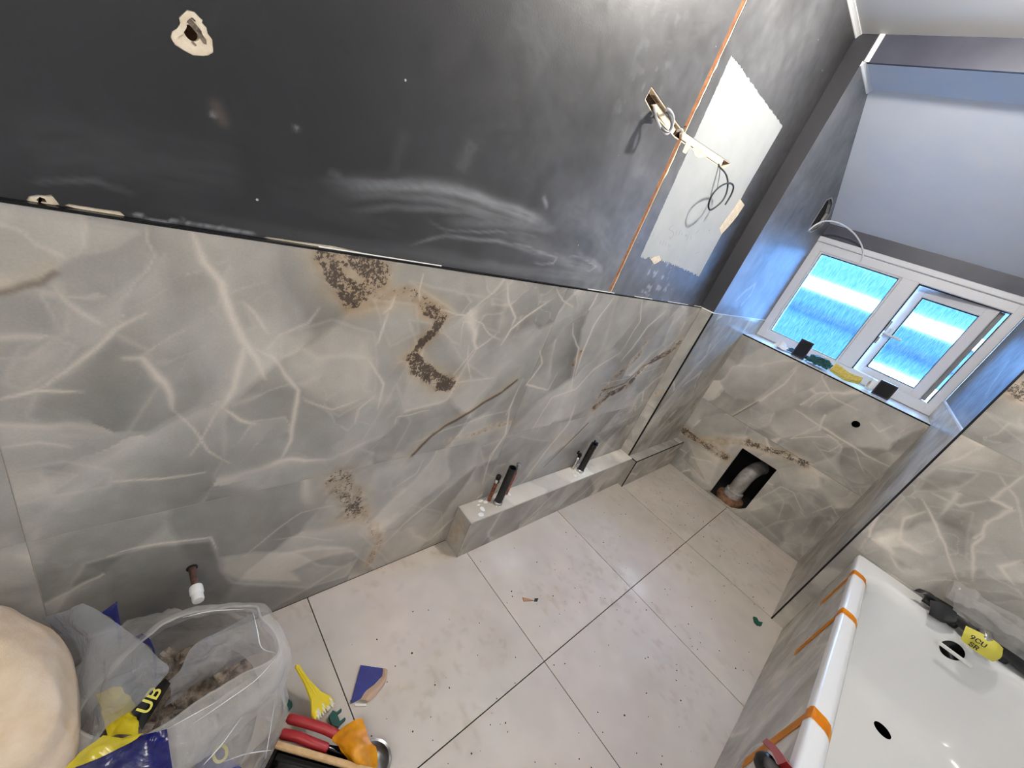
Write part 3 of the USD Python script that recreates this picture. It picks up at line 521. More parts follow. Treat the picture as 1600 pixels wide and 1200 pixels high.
obj('pencil_writing', [ribbon_x(s, .0026, -.0075) for s in (
    [(-0.0652,1.4400),(-0.0776,1.4316),(-0.0848,1.4212),(-0.0631,1.4189),(-0.0443,1.4187),(-0.0296,1.4119),(-0.0310,1.4043),(-0.0379,1.3922),(-0.0528,1.3974)], [(-0.0223,1.4304),(-0.0134,1.4137)], [(0.0047,1.4341),(0.0084,1.4165)], [(0.0253,1.4271),(0.0335,1.4223)],
    [(0.0603,1.4209),(0.0664,1.4284),(0.0760,1.4238)], [(0.0848,1.4287),(0.0889,1.4166),(0.0885,1.4080)], [(0.1107,1.4285),(0.1228,1.4192)], [(0.1468,1.4628),(0.1375,1.4449)], [(-0.0966,1.3743),(-0.0930,1.3616)], [(-0.0753,1.3793),(-0.0742,1.3630)],
    [(-0.0542,1.3756),(-0.0505,1.3638)], [(-0.0317,1.3719),(-0.0293,1.3648)], [(-0.0107,1.3654)] and [(-0.0222,1.3710),(-0.0107,1.3654)], [(-0.1712,1.3933),(-0.1691,1.3768)], [(0.2521,1.3891),(0.2264,1.3766)], [(0.0914,1.3476),(0.0865,1.3362)])], 'pencil', wl)
obj('pencil_writing', on_x(extrude(shapely.Point([(0.2398,1.4791)][0]).buffer(.002), .0004), -.0076), 'ink', wl)
# filler lumps along the batten and chase
for pts in ([(-0.2323,1.6415),(-0.2360,1.6687),(-0.2001,1.6724),(-0.2088,1.6429)],):
    obj('plaster_edge', on_x(extrude(Polygon(pts).buffer(.001), .0022), -.0084), 'board', wl)

# white plastic capping in the chase
cc = thing('cable_capping', 'white plastic cable capping lying in the chase across the wall batten', 'cable cover', (-.02, -.2, 1.67))
def on_wall(u0): return np.array(u0)
cap = Polygon([(-0.4679,1.6881),(-0.4535,1.6964),(-0.3525,1.6876),(-0.3076,1.6801),(-0.3139,1.6621),(-0.3573,1.6689)]); cap2 = Polygon([(-0.2765,1.6778),(-0.2692,1.6874),(0.0603,1.7019),(0.0656,1.6815),(-0.2638,1.6673)])
obj('capping', on_x(extrude(cap, .006), -.0225), 'cream_plastic', cc); obj('capping', on_x(extrude(cap2, .010), -.0185), 'cream_plastic', cc)
lip = Polygon([(-0.4826,1.7059),(-0.4767,1.7111),(-0.2768,1.6975),(-0.2792,1.6877)]); lip2 = Polygon([(-0.2655,1.6922),(-0.2465,1.6967),(0.1176,1.7097),(0.1081,1.7025)])
obj('chase_edge', on_x(extrude(lip, .012), -.0265), 'chase_pink', wl); obj('chase_edge', on_x(extrude(lip2, .010), -.0225), 'chase_pink', wl)

# cables hanging from the chase
def P3(rows): return np.array(rows, float)
c1 = thing('cable', 'grey flat cable coiled in a loop at the left end of the wall chase', 'cable', (0, -.45, 1.66))
obj('outer_sheath', tube(spline([(-0.0180,-0.4583,1.6887),(0.0100,-0.4796,1.6689),(0.0300,-0.4850,1.6509),(0.0450,-0.4791,1.6378),(0.0500,-0.4537,1.6311),(0.0520,-0.4400,1.6407),(0.0520,-0.4398,1.6584),(0.0500,-0.4495,1.6737),(0.0450,-0.4690,1.6817),(0.0350,-0.4737,1.6819),(0.0200,-0.4348,1.6795)], 60), .0038, 8), 'cable_white', c1, smooth=40)
obj('outer_sheath', tube(spline([(-0.0180,-0.4564,1.6831),(0.0200,-0.4801,1.6560),(0.0400,-0.4784,1.6421),(0.0550,-0.4746,1.6345),(0.0600,-0.4581,1.6360),(0.0600,-0.4526,1.6489),(0.0550,-0.4605,1.6643),(0.0400,-0.4651,1.6763),(0.0200,-0.4511,1.6834),(-0.0150,-0.3826,1.6998)], 60), .0034, 8), 'cable_grey', c1, smooth=40)
obj('cable_end', tube(spline([(-0.0160,-0.2983,1.6784),(-0.0030,-0.3034,1.6840),(0.0040,-0.2984,1.6796)], 10), .0035, 8), 'cable_white', c1, smooth=40)
c2 = thing('cable', 'dark grey cable loop dangling from the right end of the chase over the bare patch', 'cable', (0, .1, 1.6))
obj('outer_sheath', tube(spline([(-0.0160,0.0310,1.6874),(-0.0020,0.0469,1.6752),(0.0200,0.0609,1.6639),(0.0350,0.0785,1.6452),(0.0450,0.0936,1.6151),(0.0500,0.0899,1.5831),(0.0500,0.0665,1.5542),(0.0500,0.0328,1.5326),(0.0500,0.0007,1.5415),(0.0500,-0.0125,1.5721),(0.0500,0.0049,1.6030),(0.0500,0.0443,1.6285),(0.0500,0.0882,1.6399),(0.0500,0.1195,1.6343),(0.0500,0.1322,1.6096),(0.0500,0.1274,1.5729)], 90), .0032, 8), 'cable_dark', c2, smooth=40)
obj('inner_core', tube(spline([(-0.0020,0.0469,1.6752),(0.0050,0.0618,1.6497),(0.0100,0.0872,1.6073)], 14), .0014, 6), 'cable_grey', c2, smooth=40)

# trim over the tiles
t1 = thing('trim_1', kind='structure')
obj('edge_trim', bx(-.0100, .0010, YB, Y1, HT, HT + .0038), 'black_trim', t1)
for a, b in ((-1.3, -1.02), (-.42, -.25), (-.1, .05), (.2, .42), (.5, .59)):
    obj('filler', bx(-.0055, -.001, a, b, HT + .0038, HT + .0065, .001), 'paper_white', t1)

# ---------------------------------------------------------------- alcove: left pier
PHOLE = Polygon([(1.2387,1.8566),(1.2941,1.8799),(1.3753,1.8713),(1.4474,1.8265),(1.4486,1.7637),(1.3867,1.7291),(1.3228,1.7020),(1.2511,1.6956),(1.2465,1.7304),(1.2429,1.7753)])
wn = thing('wall_niche_left', kind='structure')
obj('pier_core', bx(-.14, D - .022, Y1 + .010, Y3 + .1, 0., HC + .1), 'cavity_dark', wn)
obj('plaster', on_x(extrude(sbox(Y1 + .010, 0, Y3, HC).difference(PHOLE.buffer(-.003)), .012), D - .022), 'soil_grey', wn)
for z0, z1 in ((0., TJ), (TJ, HT)):
    stone(wn, sbox(.0005, z0 + JT, D - JT, z1 - JT), FY(Y1), 13, [('b', [(0.02, .62), (.05, .66)], .012, .5), ('l', [(.0, .3), (.066, .35), (.066, .6), (.0, .55)], .02, .8)], step=.006, bright=.03)
stone(wn, sbox(Y1 + JT, 0, Y2, HT - JT), FX(D), 14, [('w', [(.62, .5), (.8, .8), (1.0, 1.1)], .01, .6), ('b', [(1.18, .5), (1.27, .42)], .02, .8), ('w', [(.9, .2), (1.1, .5), (1.25, .7)], .006, .7)], step=.008)
stone(wn, sbox(Y2 + JT, HL, Y3 - .01, HT - JT), FX(D), 14, (), step=.012)
skin2 = sbox(Y1 + .001, HT, Y3, HC).difference(PHOLE)
def niche_tone(P):
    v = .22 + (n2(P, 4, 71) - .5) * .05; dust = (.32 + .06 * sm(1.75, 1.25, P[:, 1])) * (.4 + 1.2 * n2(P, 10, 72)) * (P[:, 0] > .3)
    for pts, wd, a in (([(0.8012,1.2337),(0.8559,1.2935),(0.9418,1.3389),(0.9677,1.2772),(0.9279,1.2241)], .022, .75), ([(1.1499,1.2806),(1.1944,1.4048),(1.2611,1.5301),(1.2981,1.6753)], .012, .5), ([(1.2558,1.1830),(1.2822,1.2704),(1.2907,1.3956)], .010, .35), ([(0.7558,1.6921),(0.8303,1.7390)], .02, .1), ([(0.9512,1.6708),(0.9876,1.5600)], .006, .25), ([(0.9861,1.4358),(1.0173,1.5650)], .004, .25), ([(1.3744,1.1938),(0.8959,1.1794),(0.6363,1.1537)], .012, .45)):
        e, sd, al = dist_poly(P + np.stack([n2(P, 20, 73) - .5, n2(P, 20, 74) - .5], 1) * .03, pts); dust = np.maximum(dust, a * np.exp(-(e / wd) ** 2) * (.4 + n2(P, 40, 75)))
    dk = np.zeros(len(P))
    for pts in ([(0.8455,1.7485),(0.8587,1.6837)], [(0.9371,1.7479),(0.9311,1.7244)]):
        e, sd, al = dist_poly(P, pts); dk = np.maximum(dk, np.exp(-(e / .01) ** 2))
    d = np.clip(dust, 0, 1)[:, None]; c = np.stack([v, v, v * 1.05], 1) * (1 - .6 * dk[:, None]); return lin(np.clip(c * (1 - d) + d * np.array([.82, .83, .84]), 0, 1))
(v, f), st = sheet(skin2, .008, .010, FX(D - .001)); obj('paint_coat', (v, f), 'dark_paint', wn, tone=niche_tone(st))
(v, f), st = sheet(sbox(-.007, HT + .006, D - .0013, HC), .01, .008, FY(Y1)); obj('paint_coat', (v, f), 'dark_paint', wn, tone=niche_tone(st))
obj('plaster_edge', on_x(extrude(PHOLE.buffer(.006).difference(PHOLE.buffer(-.001)), .0014), D - .001), 'soil_grey', wn)
t2 = thing('trim_2', kind='structure')
obj('corner_trim', bx(D - .006, D + .0015, Y1 - .0015, Y1 + .006, .2036, HT), 'black_trim', t2)
obj('edge_trim', bx(0, D, Y1 - .002, Y1 + .008, HT, HT + .006), 'paper_white', t2)
obj('edge_trim', bx(D - .008, D + .001, Y1, Y3 - .02, HT, HT + .005), 'white_trim', t2)

# low boxing that hides the pipes
pb = thing('pipe_boxing', 'low tiled boxing along the foot of the left wall with pipe tails', 'boxing', (.05, -.03, 0.))
B1, B2, HB, YB0 = .0935, .1265, .2036, -.652
stone(pb, sbox(YB0 + .002, 0.001, Y1, HB - .006), FX(B1), 21, [('w', [(-.3, 0), (-.1, .2)], .006, .8), ('w', [(.1, 0), (.35, .2)], .006, .7), ('d', [(-.2, .0), (.3, .0), (.3, .2), (-.1, .2)], .05, .6)], step=.006, name='front_tile')
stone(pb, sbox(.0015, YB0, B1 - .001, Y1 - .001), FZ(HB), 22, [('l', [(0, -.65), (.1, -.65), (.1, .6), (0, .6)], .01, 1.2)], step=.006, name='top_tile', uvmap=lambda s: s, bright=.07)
stone(pb, sbox(.0015, .001, B1 - .001, HB - .010), FY(YB0), 23, [('b', [(.03, .05), (.05, .15)], .02, .5)], step=.006, name='end_tile')
obj('core', bx(.0012, B1 - .010, YB0 + .010, Y1, .0, HB - .010), 'board', pb)
obj('edge_trim', bx(B1 - .003, B1 + .001, YB0 - .001, YB0 + .003, 0.0, HB - .005), 'steel', pb)
obj('edge_trim', bx(B1 - .004, B1 + .001, YB0, Y1, HB - .006, HB - .0015), 'grout_light', pb)
ra = np.random.default_rng(31)
obj('adhesive_smear', [blob((ra.uniform(.012, .078), ra.choice([-.50, -.44, .10, .16, -.58]) + ra.uniform(-.05, .05), HB + .0012), (ra.uniform(.004, .012), ra.uniform(.004, .014), .0022), q, .4, 1) for q in range(26)], 'paper_white', pb, kind='stuff')
pc = thing('pipe_boxing', 'second tiled boxing running on round the pier into the alcove with black trim', 'boxing', (.1, .95, 0.))
stone(pc, sbox(Y1 + .003, .001, Y2, HB - .006), FX(B2), 24, [('k', [(1.0, .02), (1.15, .12), (1.25, .16)], .004, .7), ('w', [(.7, .02), (.85, .2)], .005, .7)], step=.007, name='front_tile')
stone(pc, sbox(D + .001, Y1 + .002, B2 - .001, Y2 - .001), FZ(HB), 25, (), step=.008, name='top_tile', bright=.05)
stone(pc, sbox(B1 - .002, .001, B2 - .002, HB - .008), FY(Y1 + .001), 26, (), step=.008, name='end_tile')
obj('core', bx(D, B2 - .010, Y1 + .012, Y2, 0., HB - .010), 'board', pc)
obj('edge_trim', bx(B2 - .004, B2 + .001, Y1, Y2, HB - .005, HB + .0005), 'black_trim', pc)
obj('corner_trim', bx(B2 - .004, B2 + .001, Y1 - .001, Y1 + .004, 0., HB), 'black_trim', pc)
obj('corner_chip', bx(B1 - .003, B2, Y1 - .002, Y1 + .004, HB - .004, HB + .001, .001), 'black_trim', pc)

# pipe tails
def waste(x, y, z1, label):
    p = thing('waste_pipe', label, 'pipe', (x, y, HB))
    obj('pipe_wall', lathe([(.013, 0), (.0165, 0), (.0165, z1 - HB), (.0135, z1 - HB), (.0135, .02), (.0001, .02)], 24, (x, y, HB)), 'black_pipe', p, smooth=35)
    obj('collar', lathe([(.0165, 0), (.0195, 0), (.0195, .012), (.0165, .016)], 24, (x, y, HB)), 'steel', p, smooth=35)
waste(.052, -.480, .404, 'black plastic waste pipe standing in the boxing nearest the camera')
waste(.047, .114, .388, 'black plastic waste pipe standing in the boxing close to the pier')
def tail(x, y, z1, label, cap, group=None, pipe='copper', wing=False):
    p = thing('pipe_tail', label, 'pipe', (x, y, HB))
    obj('pipe_wall', lathe([(.0001, 0), (.0078, 0), (.0078, z1 - .03 - HB), (.0001, z1 - .03 - HB)], 18, (x, y, HB)), pipe, p, smooth=35)
    obj('valve_body', lathe([(.0078, 0), (.0105, .002), (.0105, .012), (.009, .014), (.009, .02)], 6, (x, y, z1 - .045)), 'steel', p)
    if wing:
        obj('valve_lever', [bx(x - .016, x + .012, y - .004, y + .004, z1 - .018, z1 - .010, .002), bx(x - .018, x - .010, y - .006, y + .006, z1 - .018, z1 + .002, .002)], 'black_plastic', p)
        obj('stop_end', lathe([(.009, 0), (.009, .02), (.007, .024), (.0001, .024)], 16, (x, y, z1 - .026)), cap, p, smooth=35)
    else:
        obj('stop_end', lathe([(.0095, 0), (.011, .002), (.011, .012), (.010, .018), (.006, .022), (.0001, .023)], 18, (x, y, z1 - .025)), cap, p, smooth=35)
tail(.023, -.506, .350, 'copper pipe tail with a black stop end left of the nearest waste pipe', 'black_plastic')
tail(.022, -.405, .385, 'capped pipe tail with a shiny stop end behind the nearest waste pipe', 'steel')
tail(.018, .085, .312, 'short pipe tail with black lever left of the waste pipe near the pier', 'black_plastic', wing=True, pipe='steel')
tail(.030, .175, .372, 'pipe tail with black winged lever right of the waste pipe near the pier', 'black_plastic', wing=True, pipe='steel')
sp = thing('supply_pipe', 'copper pipe stub with white push-fit cap sticking out of the tiled wall', 'pipe', (0, -1.497, .33))
e0, e1 = np.array([-.005, -1.497, .331]), np.array([.072, -1.497, .331])
ax = (e1 - e0) / np.linalg.norm(e1 - e0)
obj('pipe_wall', lathe([(.0001, 0), (.0075, 0), (.0075, .07), (.0001, .07)], 20, e0, ax), 'old_copper', sp, smooth=35)
obj('wall_ring', lathe([(.0076, 0), (.0115, 0), (.0115, .0015), (.0076, .003)], 20, (0, -1.497, .331), ax), 'grout_dark', sp, smooth=35)
obj('push_fit_cap', lathe([(.0076, 0), (.0125, .001), (.0135, .005), (.0135, .019), (.0122, .022), (.0115, .024), (.0118, .036), (.0105, .040), (.0001, .041)], 24, e0 + ax * .060, ax), 'white_plastic', sp, smooth=30)

# ---------------------------------------------------------------- alcove: cistern wall with ledge
wf = thing('wall_far', kind='structure')
HSQ = Polygon([(0.4457,0.4076),(0.6658,0.4168),(0.6712,0.0935),(0.4472,0.0193)]); HSQ = Polygon([(.446, .012), (.446, .408), (.668, .412), (.668, .075), (.640, .04), (.60, .012)])
HRD = shapely.Point([(0.8171,0.8761)][0]).buffer(.019)
FAR = [('b', [(0.0715,0.2716),(0.1926,0.2783),(0.3132,0.2835),(0.3898,0.2902)], .024, 1.0), ('b', [(0.4633,0.4645),(0.5708,0.4934),(0.6630,0.5231),(0.7586,0.5383)], .022, 1.0), ('b', [(0.2337,0.2935),(0.4238,0.4438),(0.4927,0.4721)], .020, .6),
       ('w', [(0.5469,0.7858),(0.6915,0.7738),(0.8357,0.7694),(0.9465,0.7591),(1.0518,0.7675)], .008, .9), ('w', [(0.6915,0.7738),(0.6202,0.6238),(0.6911,0.6887),(0.7984,0.7767)], .004, .8), ('w', [(0.8357,0.7694),(0.8048,0.6746),(0.7645,0.6560)], .004, .7),
       ('w', [(0.4283,1.0263),(0.4204,0.8871),(0.3727,0.7377),(0.2859,0.5615)], .009, .75), ('k', [(0.2903,0.5542),(0.3303,0.6340),(0.3644,0.7174)], .004, .6), ('w', [(0.8530,0.7830),(0.9158,0.7335),(0.9890,0.6666)], .003, .6),
       ('w', [(0.5125,1.1179),(0.5576,1.0176),(0.6518,0.9481),(0.7806,0.9496)], .007, .6), ('w', [(0.8602,0.9210),(0.9184,0.9001),(0.9399,0.9587)], .008, .7), ('w', [(0.6326,0.9789),(0.5983,0.8675),(0.5977,0.8398)], .004, .7), ('w', [(0.6889,0.9943),(0.7376,1.0679)], .004, .6),
       ('w', [(0.6905,0.1819),(0.7379,0.3378),(0.8077,0.3499),(0.9047,0.2837)], .004, .7), ('w', [(0.9383,0.3179),(0.9830,0.4154),(1.0432,0.3730)], .004, .7), ('w', [(0.6997,0.3023),(0.8029,0.2638),(0.8422,0.1352)], .004, .5),
       ('l', [(0.1469,0.2249),(0.3881,0.2775),(0.4286,0.0503),(0.2950,0.0197)], .02, 1.3), ('l', [(0.6726,0.4121),(0.7634,0.5424),(0.9467,0.5810),(1.0549,0.5364),(1.0235,0.4046),(0.8775,0.4162),(0.7503,0.3494)], .03, .9), ('d', [(0.3884,0.5738),(0.6176,0.5970),(0.5859,0.5212),(0.4238,0.4438)], .03, .6),
       ('d', [(0.6944,0.0697),(0.8315,0.3724),(1.0017,0.3298),(1.0495,0.0187)], .03, .8), ('d', [(0.7171,0.6756),(0.9309,0.7093),(1.0844,0.6599),(0.9867,0.5691)], .04, .5), ('d', [(0.1882,0.1993),(0.2815,0.1290),(0.4286,0.0503),(0.1706,0.0952)], .01, .9)]
R2 = R1(Y2)
stone(wf, sbox(D, 0.001, R2, .550 - JT).difference(HSQ), FY(Y2), 31, FAR, step=.0045, th=.012)
stone(wf, sbox(D, .550 + JT, R2, HL - .006).difference(HRD), FY(Y2), 31, FAR, step=.0045, th=.012)
obj('ledge_board', bx(D, R2, Y2 + .006, Y3 + .05, HL - .016, HL), 'white_trim', wf)
obj('cavity_wall', bx(D, R2, Y3 - .01, Y3 + .1, -.05, HL - .016), 'cavity_dark', wf)
obj('grout_bed', bx(D, R2, Y2 + .001, Y2 + .014, -.04, -.001), 'grout_light', wf)
t3 = thing('trim_3', kind='structure')
obj('edge_trim', bx(D, R2, Y2 - .0015, Y2 + .008, HL - .006, HL + .001), 'black_trim', t3)
obj('upstand', bx(D + .002, R2 - .002, Y2 + .002, Y2 + .005, HL + .001, HL + .004), 'white_trim', t3)
# soil pipe in the opening
so = thing('soil_pipe', 'grey plastic soil pipe bend in a brown collar inside the square wall opening', 'pipe', (.555, 1.375, -.02))
cx, cy = .552, 1.372
obj('floor_collar', lathe([(.048, 0), (.085, .004), (.090, .02), (.086, .042), (.070, .052), (.056, .054), (.052, .04), (.050, .0)], 36, (cx, cy, -.0025)), 'soil_brown', so, smooth=40)
obj('socket', lathe([(.050, 0), (.058, .0), (.058, .03), (.054, .034), (.057, .038), (.057, .048), (.053, .052), (.046, .055)], 36, (cx, cy, .045)), 'soil_grey', so, smooth=35)
a = np.linspace(0, math.pi / 2, 14)
bend = [np.array([cx, cy, .09]), np.array([cx, cy, .16])] + [np.array([cx + .03 * (1 - math.cos(t)), cy + .115 * (1 - math.cos(t)), .19 + .10 * math.sin(t)]) for t in a] + [np.array([cx + .032, cy + .125, .291])]
obj('bend', tube(bend, .047, 28), 'soil_grey', so, smooth=40)
ov = thing('waste_branch', 'pale pipe crossing behind the soil pipe in the wall opening', 'pipe', (.5, 1.44, .3))
obj('pipe_wall', tube([(.30, 1.545, .375), (.50, 1.545, .355), (.72, 1.545, .325)], .014, 12), 'soil_grey', ov, smooth=40)

# ---------------------------------------------------------------- alcove: right side and the wall at the end of the bath
wr = thing('wall_niche_right', kind='structure')
def FR(off=0.): return lambda s, t, d: np.stack([R1(s) - d + off, s, t], 1)
def prism(pts, z0, z1): return xf(extrude(Polygon(pts), z1 - z0), None, (0, 0, z0))
obj('core', prism([(R1(Y1) + .012, Y1 + .012), (XR, Y1 + .012), (XR, Y3 + .1), (R1(Y3) + .012, Y3 + .1)], 0, HC + .1), 'brick', wr)
stone(wr, sbox(Y1 + JT, 0, Y2, HT - JT), FR(), 33, [('w', [(.7, .3), (.9, .6), (1.1, .9)], .01, .7), ('w', [(.65, .8), (.8, 1.1)], .008, .6)], step=.008)
stone(wr, sbox(Y2, HL, Y3 - .01, HT - JT), FR(), 33, (), step=.012)
def nr_tone(P):
    v = .22 + (n2(P, 4, 76) - .5) * .05; dust = (.16 + .14 * sm(1.6, 1.15, P[:, 1])) * 2 * n2(P, 9, 77)
    for pts, wd, a in (([(1.0141,1.4281),(0.9036,1.3284),(0.8499,1.2908)], .012, .6), ([(0.8499,1.2908),(0.6866,1.2564),(0.5947,1.2122)], .02, .35), ([(1.0314,1.1774),(0.7213,1.1767),(0.5390,1.1704)], .03, .5)):
        e, sd, al = dist_poly(P + np.stack([n2(P, 20, 78) - .5, n2(P, 20, 79) - .5], 1) * .02, pts); dust = np.maximum(dust, a * np.exp(-(e / wd) ** 2) * (.4 + n2(P, 40, 75)))
    d = np.clip(dust, 0, 1)[:, None]; return lin(np.clip(np.stack([v, v, v * 1.05], 1) * (1 - d) + d * np.array([.82, .83, .84]), 0, 1))
(v, f), st = sheet(sbox(Y1 + .004, HT, Y3, HC), .012, .004, FR(.008)); obj('paint_coat', (v, f), 'dark_paint', wr, tone=nr_tone(st))
t4 = thing('trim_4', kind='structure')
xr = R1(Y1)
obj('corner_trim', prism([(xr - .0015, Y1 - .0015), (xr + .005, Y1 - .0015), (xr + .005, Y1 + .005), (xr - .0015, Y1 + .005)], 0., HC), 'black_trim', t4)
obj('edge_trim', prism([(R1(Y1 + .01) - .001, Y1 + .006), (R1(Y1 + .01) + .010, Y1 + .006), (R1(Y3) + .010, Y3 - .03), (R1(Y3) - .001, Y3 - .03)], HT, HT + .006), 'white_trim', t4)
wb = thing('wall_bath_end', kind='structure')
BATHW = [('d', [(1.0724,0.9333),(1.0719,0.9822),(1.1287,1.0158),(1.1821,1.0473),(1.1729,0.9760),(1.1351,0.9143),(1.0929,0.8846)], .02, 1.0), ('w', [(1.1261,0.8649),(1.1783,0.8305),(1.2620,0.7614),(1.3569,0.6732)], .007, .8), ('w', [(1.1593,0.8286),(1.1311,0.7639),(1.1654,0.6821),(1.2417,0.6826)], .011, .75),
         ('w', [(1.1799,0.6100),(1.2210,0.5802),(1.2498,0.5761)], .008, .6), ('w', [(1.2852,0.9143),(1.3173,0.8587),(1.3173,0.8138),(1.3844,0.6975)], .008, .8), ('w', [(1.4228,0.8589),(1.3995,0.7961),(1.4518,0.7704)], .008, .8), ('w', [(1.3036,0.5851),(1.3410,0.6528),(1.3816,0.6788)], .004, .6),
         ('l', [(1.0997,0.8739),(1.0716,1.0142),(1.1758,1.0571),(1.2637,1.1052),(1.2098,1.1887),(1.0578,1.1268)], .03, .7), ('w', [(1.1315,0.9042),(1.2117,0.9153),(1.2489,0.9844)], .008, .5), ('l', [(1.0976,0.5744),(1.0870,0.8269),(1.1405,0.8094),(1.1715,0.6585),(1.1266,0.5473)], .03, .9),
         ('d', [(1.1521,0.8560),(1.2470,0.9178),(1.3266,0.7647),(1.2563,0.7549)], .04, .7), ('w', [(1.2154,1.0769),(1.2959,1.0301),(1.3666,0.9459)], .006, .5)]
BATHU = [('b', [(1.0935,1.3687),(1.0825,1.3355),(1.1148,1.3358),(1.1525,1.3737)], .02, .9), ('l', [(1.0571,1.2422),(1.0912,1.3723),(1.2019,1.3437),(1.1978,1.2072)], .04, .7)]
for z0, z1, ft in ((0., .544, ()), (.544, 1.140, BATHW), (1.140, 1.73, BATHU), (1.73, HC, ())):
    stone(wb, sbox(xr + .004, z0 + JT, XR - .001, z1 - JT), FY(Y1), 35 + int(z0 * 10), ft, step=.0045 if .3 < z0 < 1.5 else .012, th=.010)
obj('tile_bed', bx(xr + .005, XR, Y1 + .0008, Y1 + .012, 0, HC), 'grout_light', wb)

# ---------------------------------------------------------------- window wall, sloping ceiling, bulkhead, ceiling
ww = thing('wall_window', kind='structure')
WT = 1.722
(v, f), st = sheet(Polygon([(D, WT), (D, 1.805), (R1(Y3) + .01, 1.805), (R1(Y3) + .01, WT)]), .02, .01, FY(Y3 - .004)); obj('lintel_face', (v, f), 'matt_dark_paint', ww)
obj('lintel', bx(-.14, XR, Y3 + .006, Y3 + .25, WT, HC + .1), 'brick', ww)
obj('jamb', bx(-.14, D - .02, Y3, Y3 + .25, HL - .03, WT), 'brick', ww); obj('jamb', bx(R1(Y3) + .012, XR, Y3, Y3 + .25, HL - .03, WT), 'brick', ww); obj('sill_wall', bx(-.14, XR, Y3 + .10, Y3 + .25, -.3, HL - .002), 'brick', ww)
sc = thing('ceiling_sloping', kind='structure')
ys_, zs_ = (.851, 1.559), (ZB, 1.805)
ed = lambda x0, x1: np.array([(x0, ys_[0], zs_[0]), (x1, ys_[0], zs_[0]), (x1, ys_[1] + .02, zs_[1] - .012), (x0, ys_[1] + .02, zs_[1] - .012), (x0, ys_[0], zs_[0] + .03), (x1, ys_[0], zs_[0] + .03), (x1, ys_[1] + .02, zs_[1] + .02), (x0, ys_[1] + .02, zs_[1] + .02)])
obj('slope_board', (ed(D, XR), np.array([(0, 1, 2, 3), (7, 6, 5, 4), (0, 4, 5, 1), (3, 2, 6, 7), (0, 3, 7, 4), (1, 5, 6, 2)])), 'white_paint', sc)
bh = thing('wall_bulkhead', kind='structure')
obj('soffit', bx(D - .004, XR, Y1 + .012, .853, ZB, ZB + .05), 'white_paint', bh)
obj('face', bx(D - .0012, XR, Y1, Y1 + .012, ZB - .004, HC), 'matt_dark_paint', bh)
cl = thing('ceiling', kind='structure')
obj('board', bx(-.14, XR, YB, Y1 + .012, HC, HC + .06), 'ceiling_white', cl)
obj('board', bx(-.14, XR, Y1, Y3 + .1, HC, HC + .06), 'ceiling_white', cl)
t5 = thing('trim_5', kind='structure')
def coving(y0, y1, x, z, s=.016):
    pf = [(0, 0), (s, 0), (s, -.003), (s * .7, -.006), (s * .45, -.010), (s * .3, -s * .9), (.003, -s), (0, -s)]
    v, f, _ = meshkit.arrays(extrude(Polygon(pf), y1 - y0)); return np.stack([x + v[:, 0], y1 - v[:, 2], z + v[:, 1]], 1), f
obj('coving', coving(YB, Y1, -.007, HC), 'ceiling_white', t5)
obj('coving', coving(Y1 - .001, .850, D - .001, ZB + .0005, .018), 'ceiling_white', t5)
obj('upright_strip', bx(D + .004, D + .024, Y1 - .006, Y1, ZB - .004, HC, .002), 'ceiling_white', t5)
w2 = thing('wall_right', kind='structure'); obj('plaster', bx(XR, XR + .1, YB, Y3 + .1, -.05, HC + .06), 'white_paint', w2)
w3 = thing('wall_back', kind='structure'); obj('plaster', bx(-.14, XR + .1, YB - .1, YB, -.05, HC + .06), 'white_paint', w3)

# window
w1 = thing('window_1', kind='structure', loc=(.55, Y3, HL))
X0, X1, Z0, Z1 = .052, R1(Y3) + .004, HL + .002, WT
yi, yo = Y3 - .012, Y3 + .055
ML, MR = .537, .621
def bar(a, b, c, d, name, y0=yi, y1=yo, ch=.004, m='upvc', par=None): return obj(name, bx(a, b, y0, y1, c, d, ch), m, par or w1)
bar(X0, X0 + .060, Z0, 1.690, 'frame_stile'); bar(1.000, X1, Z0, 1.690, 'frame_stile')
bar(X0, X1, Z0, Z0 + .058, 'frame_rail', yi + .001); bar(X0, X1, 1.640, 1.690, 'frame_rail', yi + .001); bar(X0, X1, 1.690, Z1, 'head_packer', yi - .006)
bar(ML + .004, MR, Z0 + .055, 1.645, 'mullion', yi - .002)
bar(X0 + .06, .118 + .006, 1.10, 1.64, 'glazing_bead', yi + .004); bar(ML - .006, ML + .006, 1.10, 1.64, 'glazing_bead', yi + .004)
bar(X0 + .05, ML, 1.098, 1.107, 'glazing_bead', yi + .004); bar(X0 + .05, ML, 1.632, 1.642, 'glazing_bead', yi + .004)
gx0, gx1, gz0, gz1 = .122, .532, 1.106, 1.633
obj('gasket', [bx(gx0 - .001, gx0 + .004, yi + .012, yi + .02, gz0, gz1), bx(gx1 - .004, gx1 + .001, yi + .012, yi + .02, gz0, gz1), bx(gx0, gx1, yi + .012, yi + .02, gz0 - .001, gz0 + .004), bx(gx0, gx1, yi + .012, yi + .02, gz1 - .005, gz1 + .001)], 'gasket', w1)
obj('pane', bx(gx0 + .001, gx1 - .001, yi + .020, yi + .024, gz0 + .001, gz1 - .001), 'obscure_glass', w1)
obj('gasket', [bx(MR, MR + .004, yi + .02, yo, 1.10, 1.64), bx(1.0 - .003, 1.0, yi + .02, yo, 1.10, 1.64), bx(MR, 1.0, yi + .02, yo, 1.637, 1.641)], 'gasket', w1)
obj('hinge_channel', bx(.955, .985, Y3 + .035, Y3 + .06, 1.105, 1.635, .002), 'cable_grey', w1)
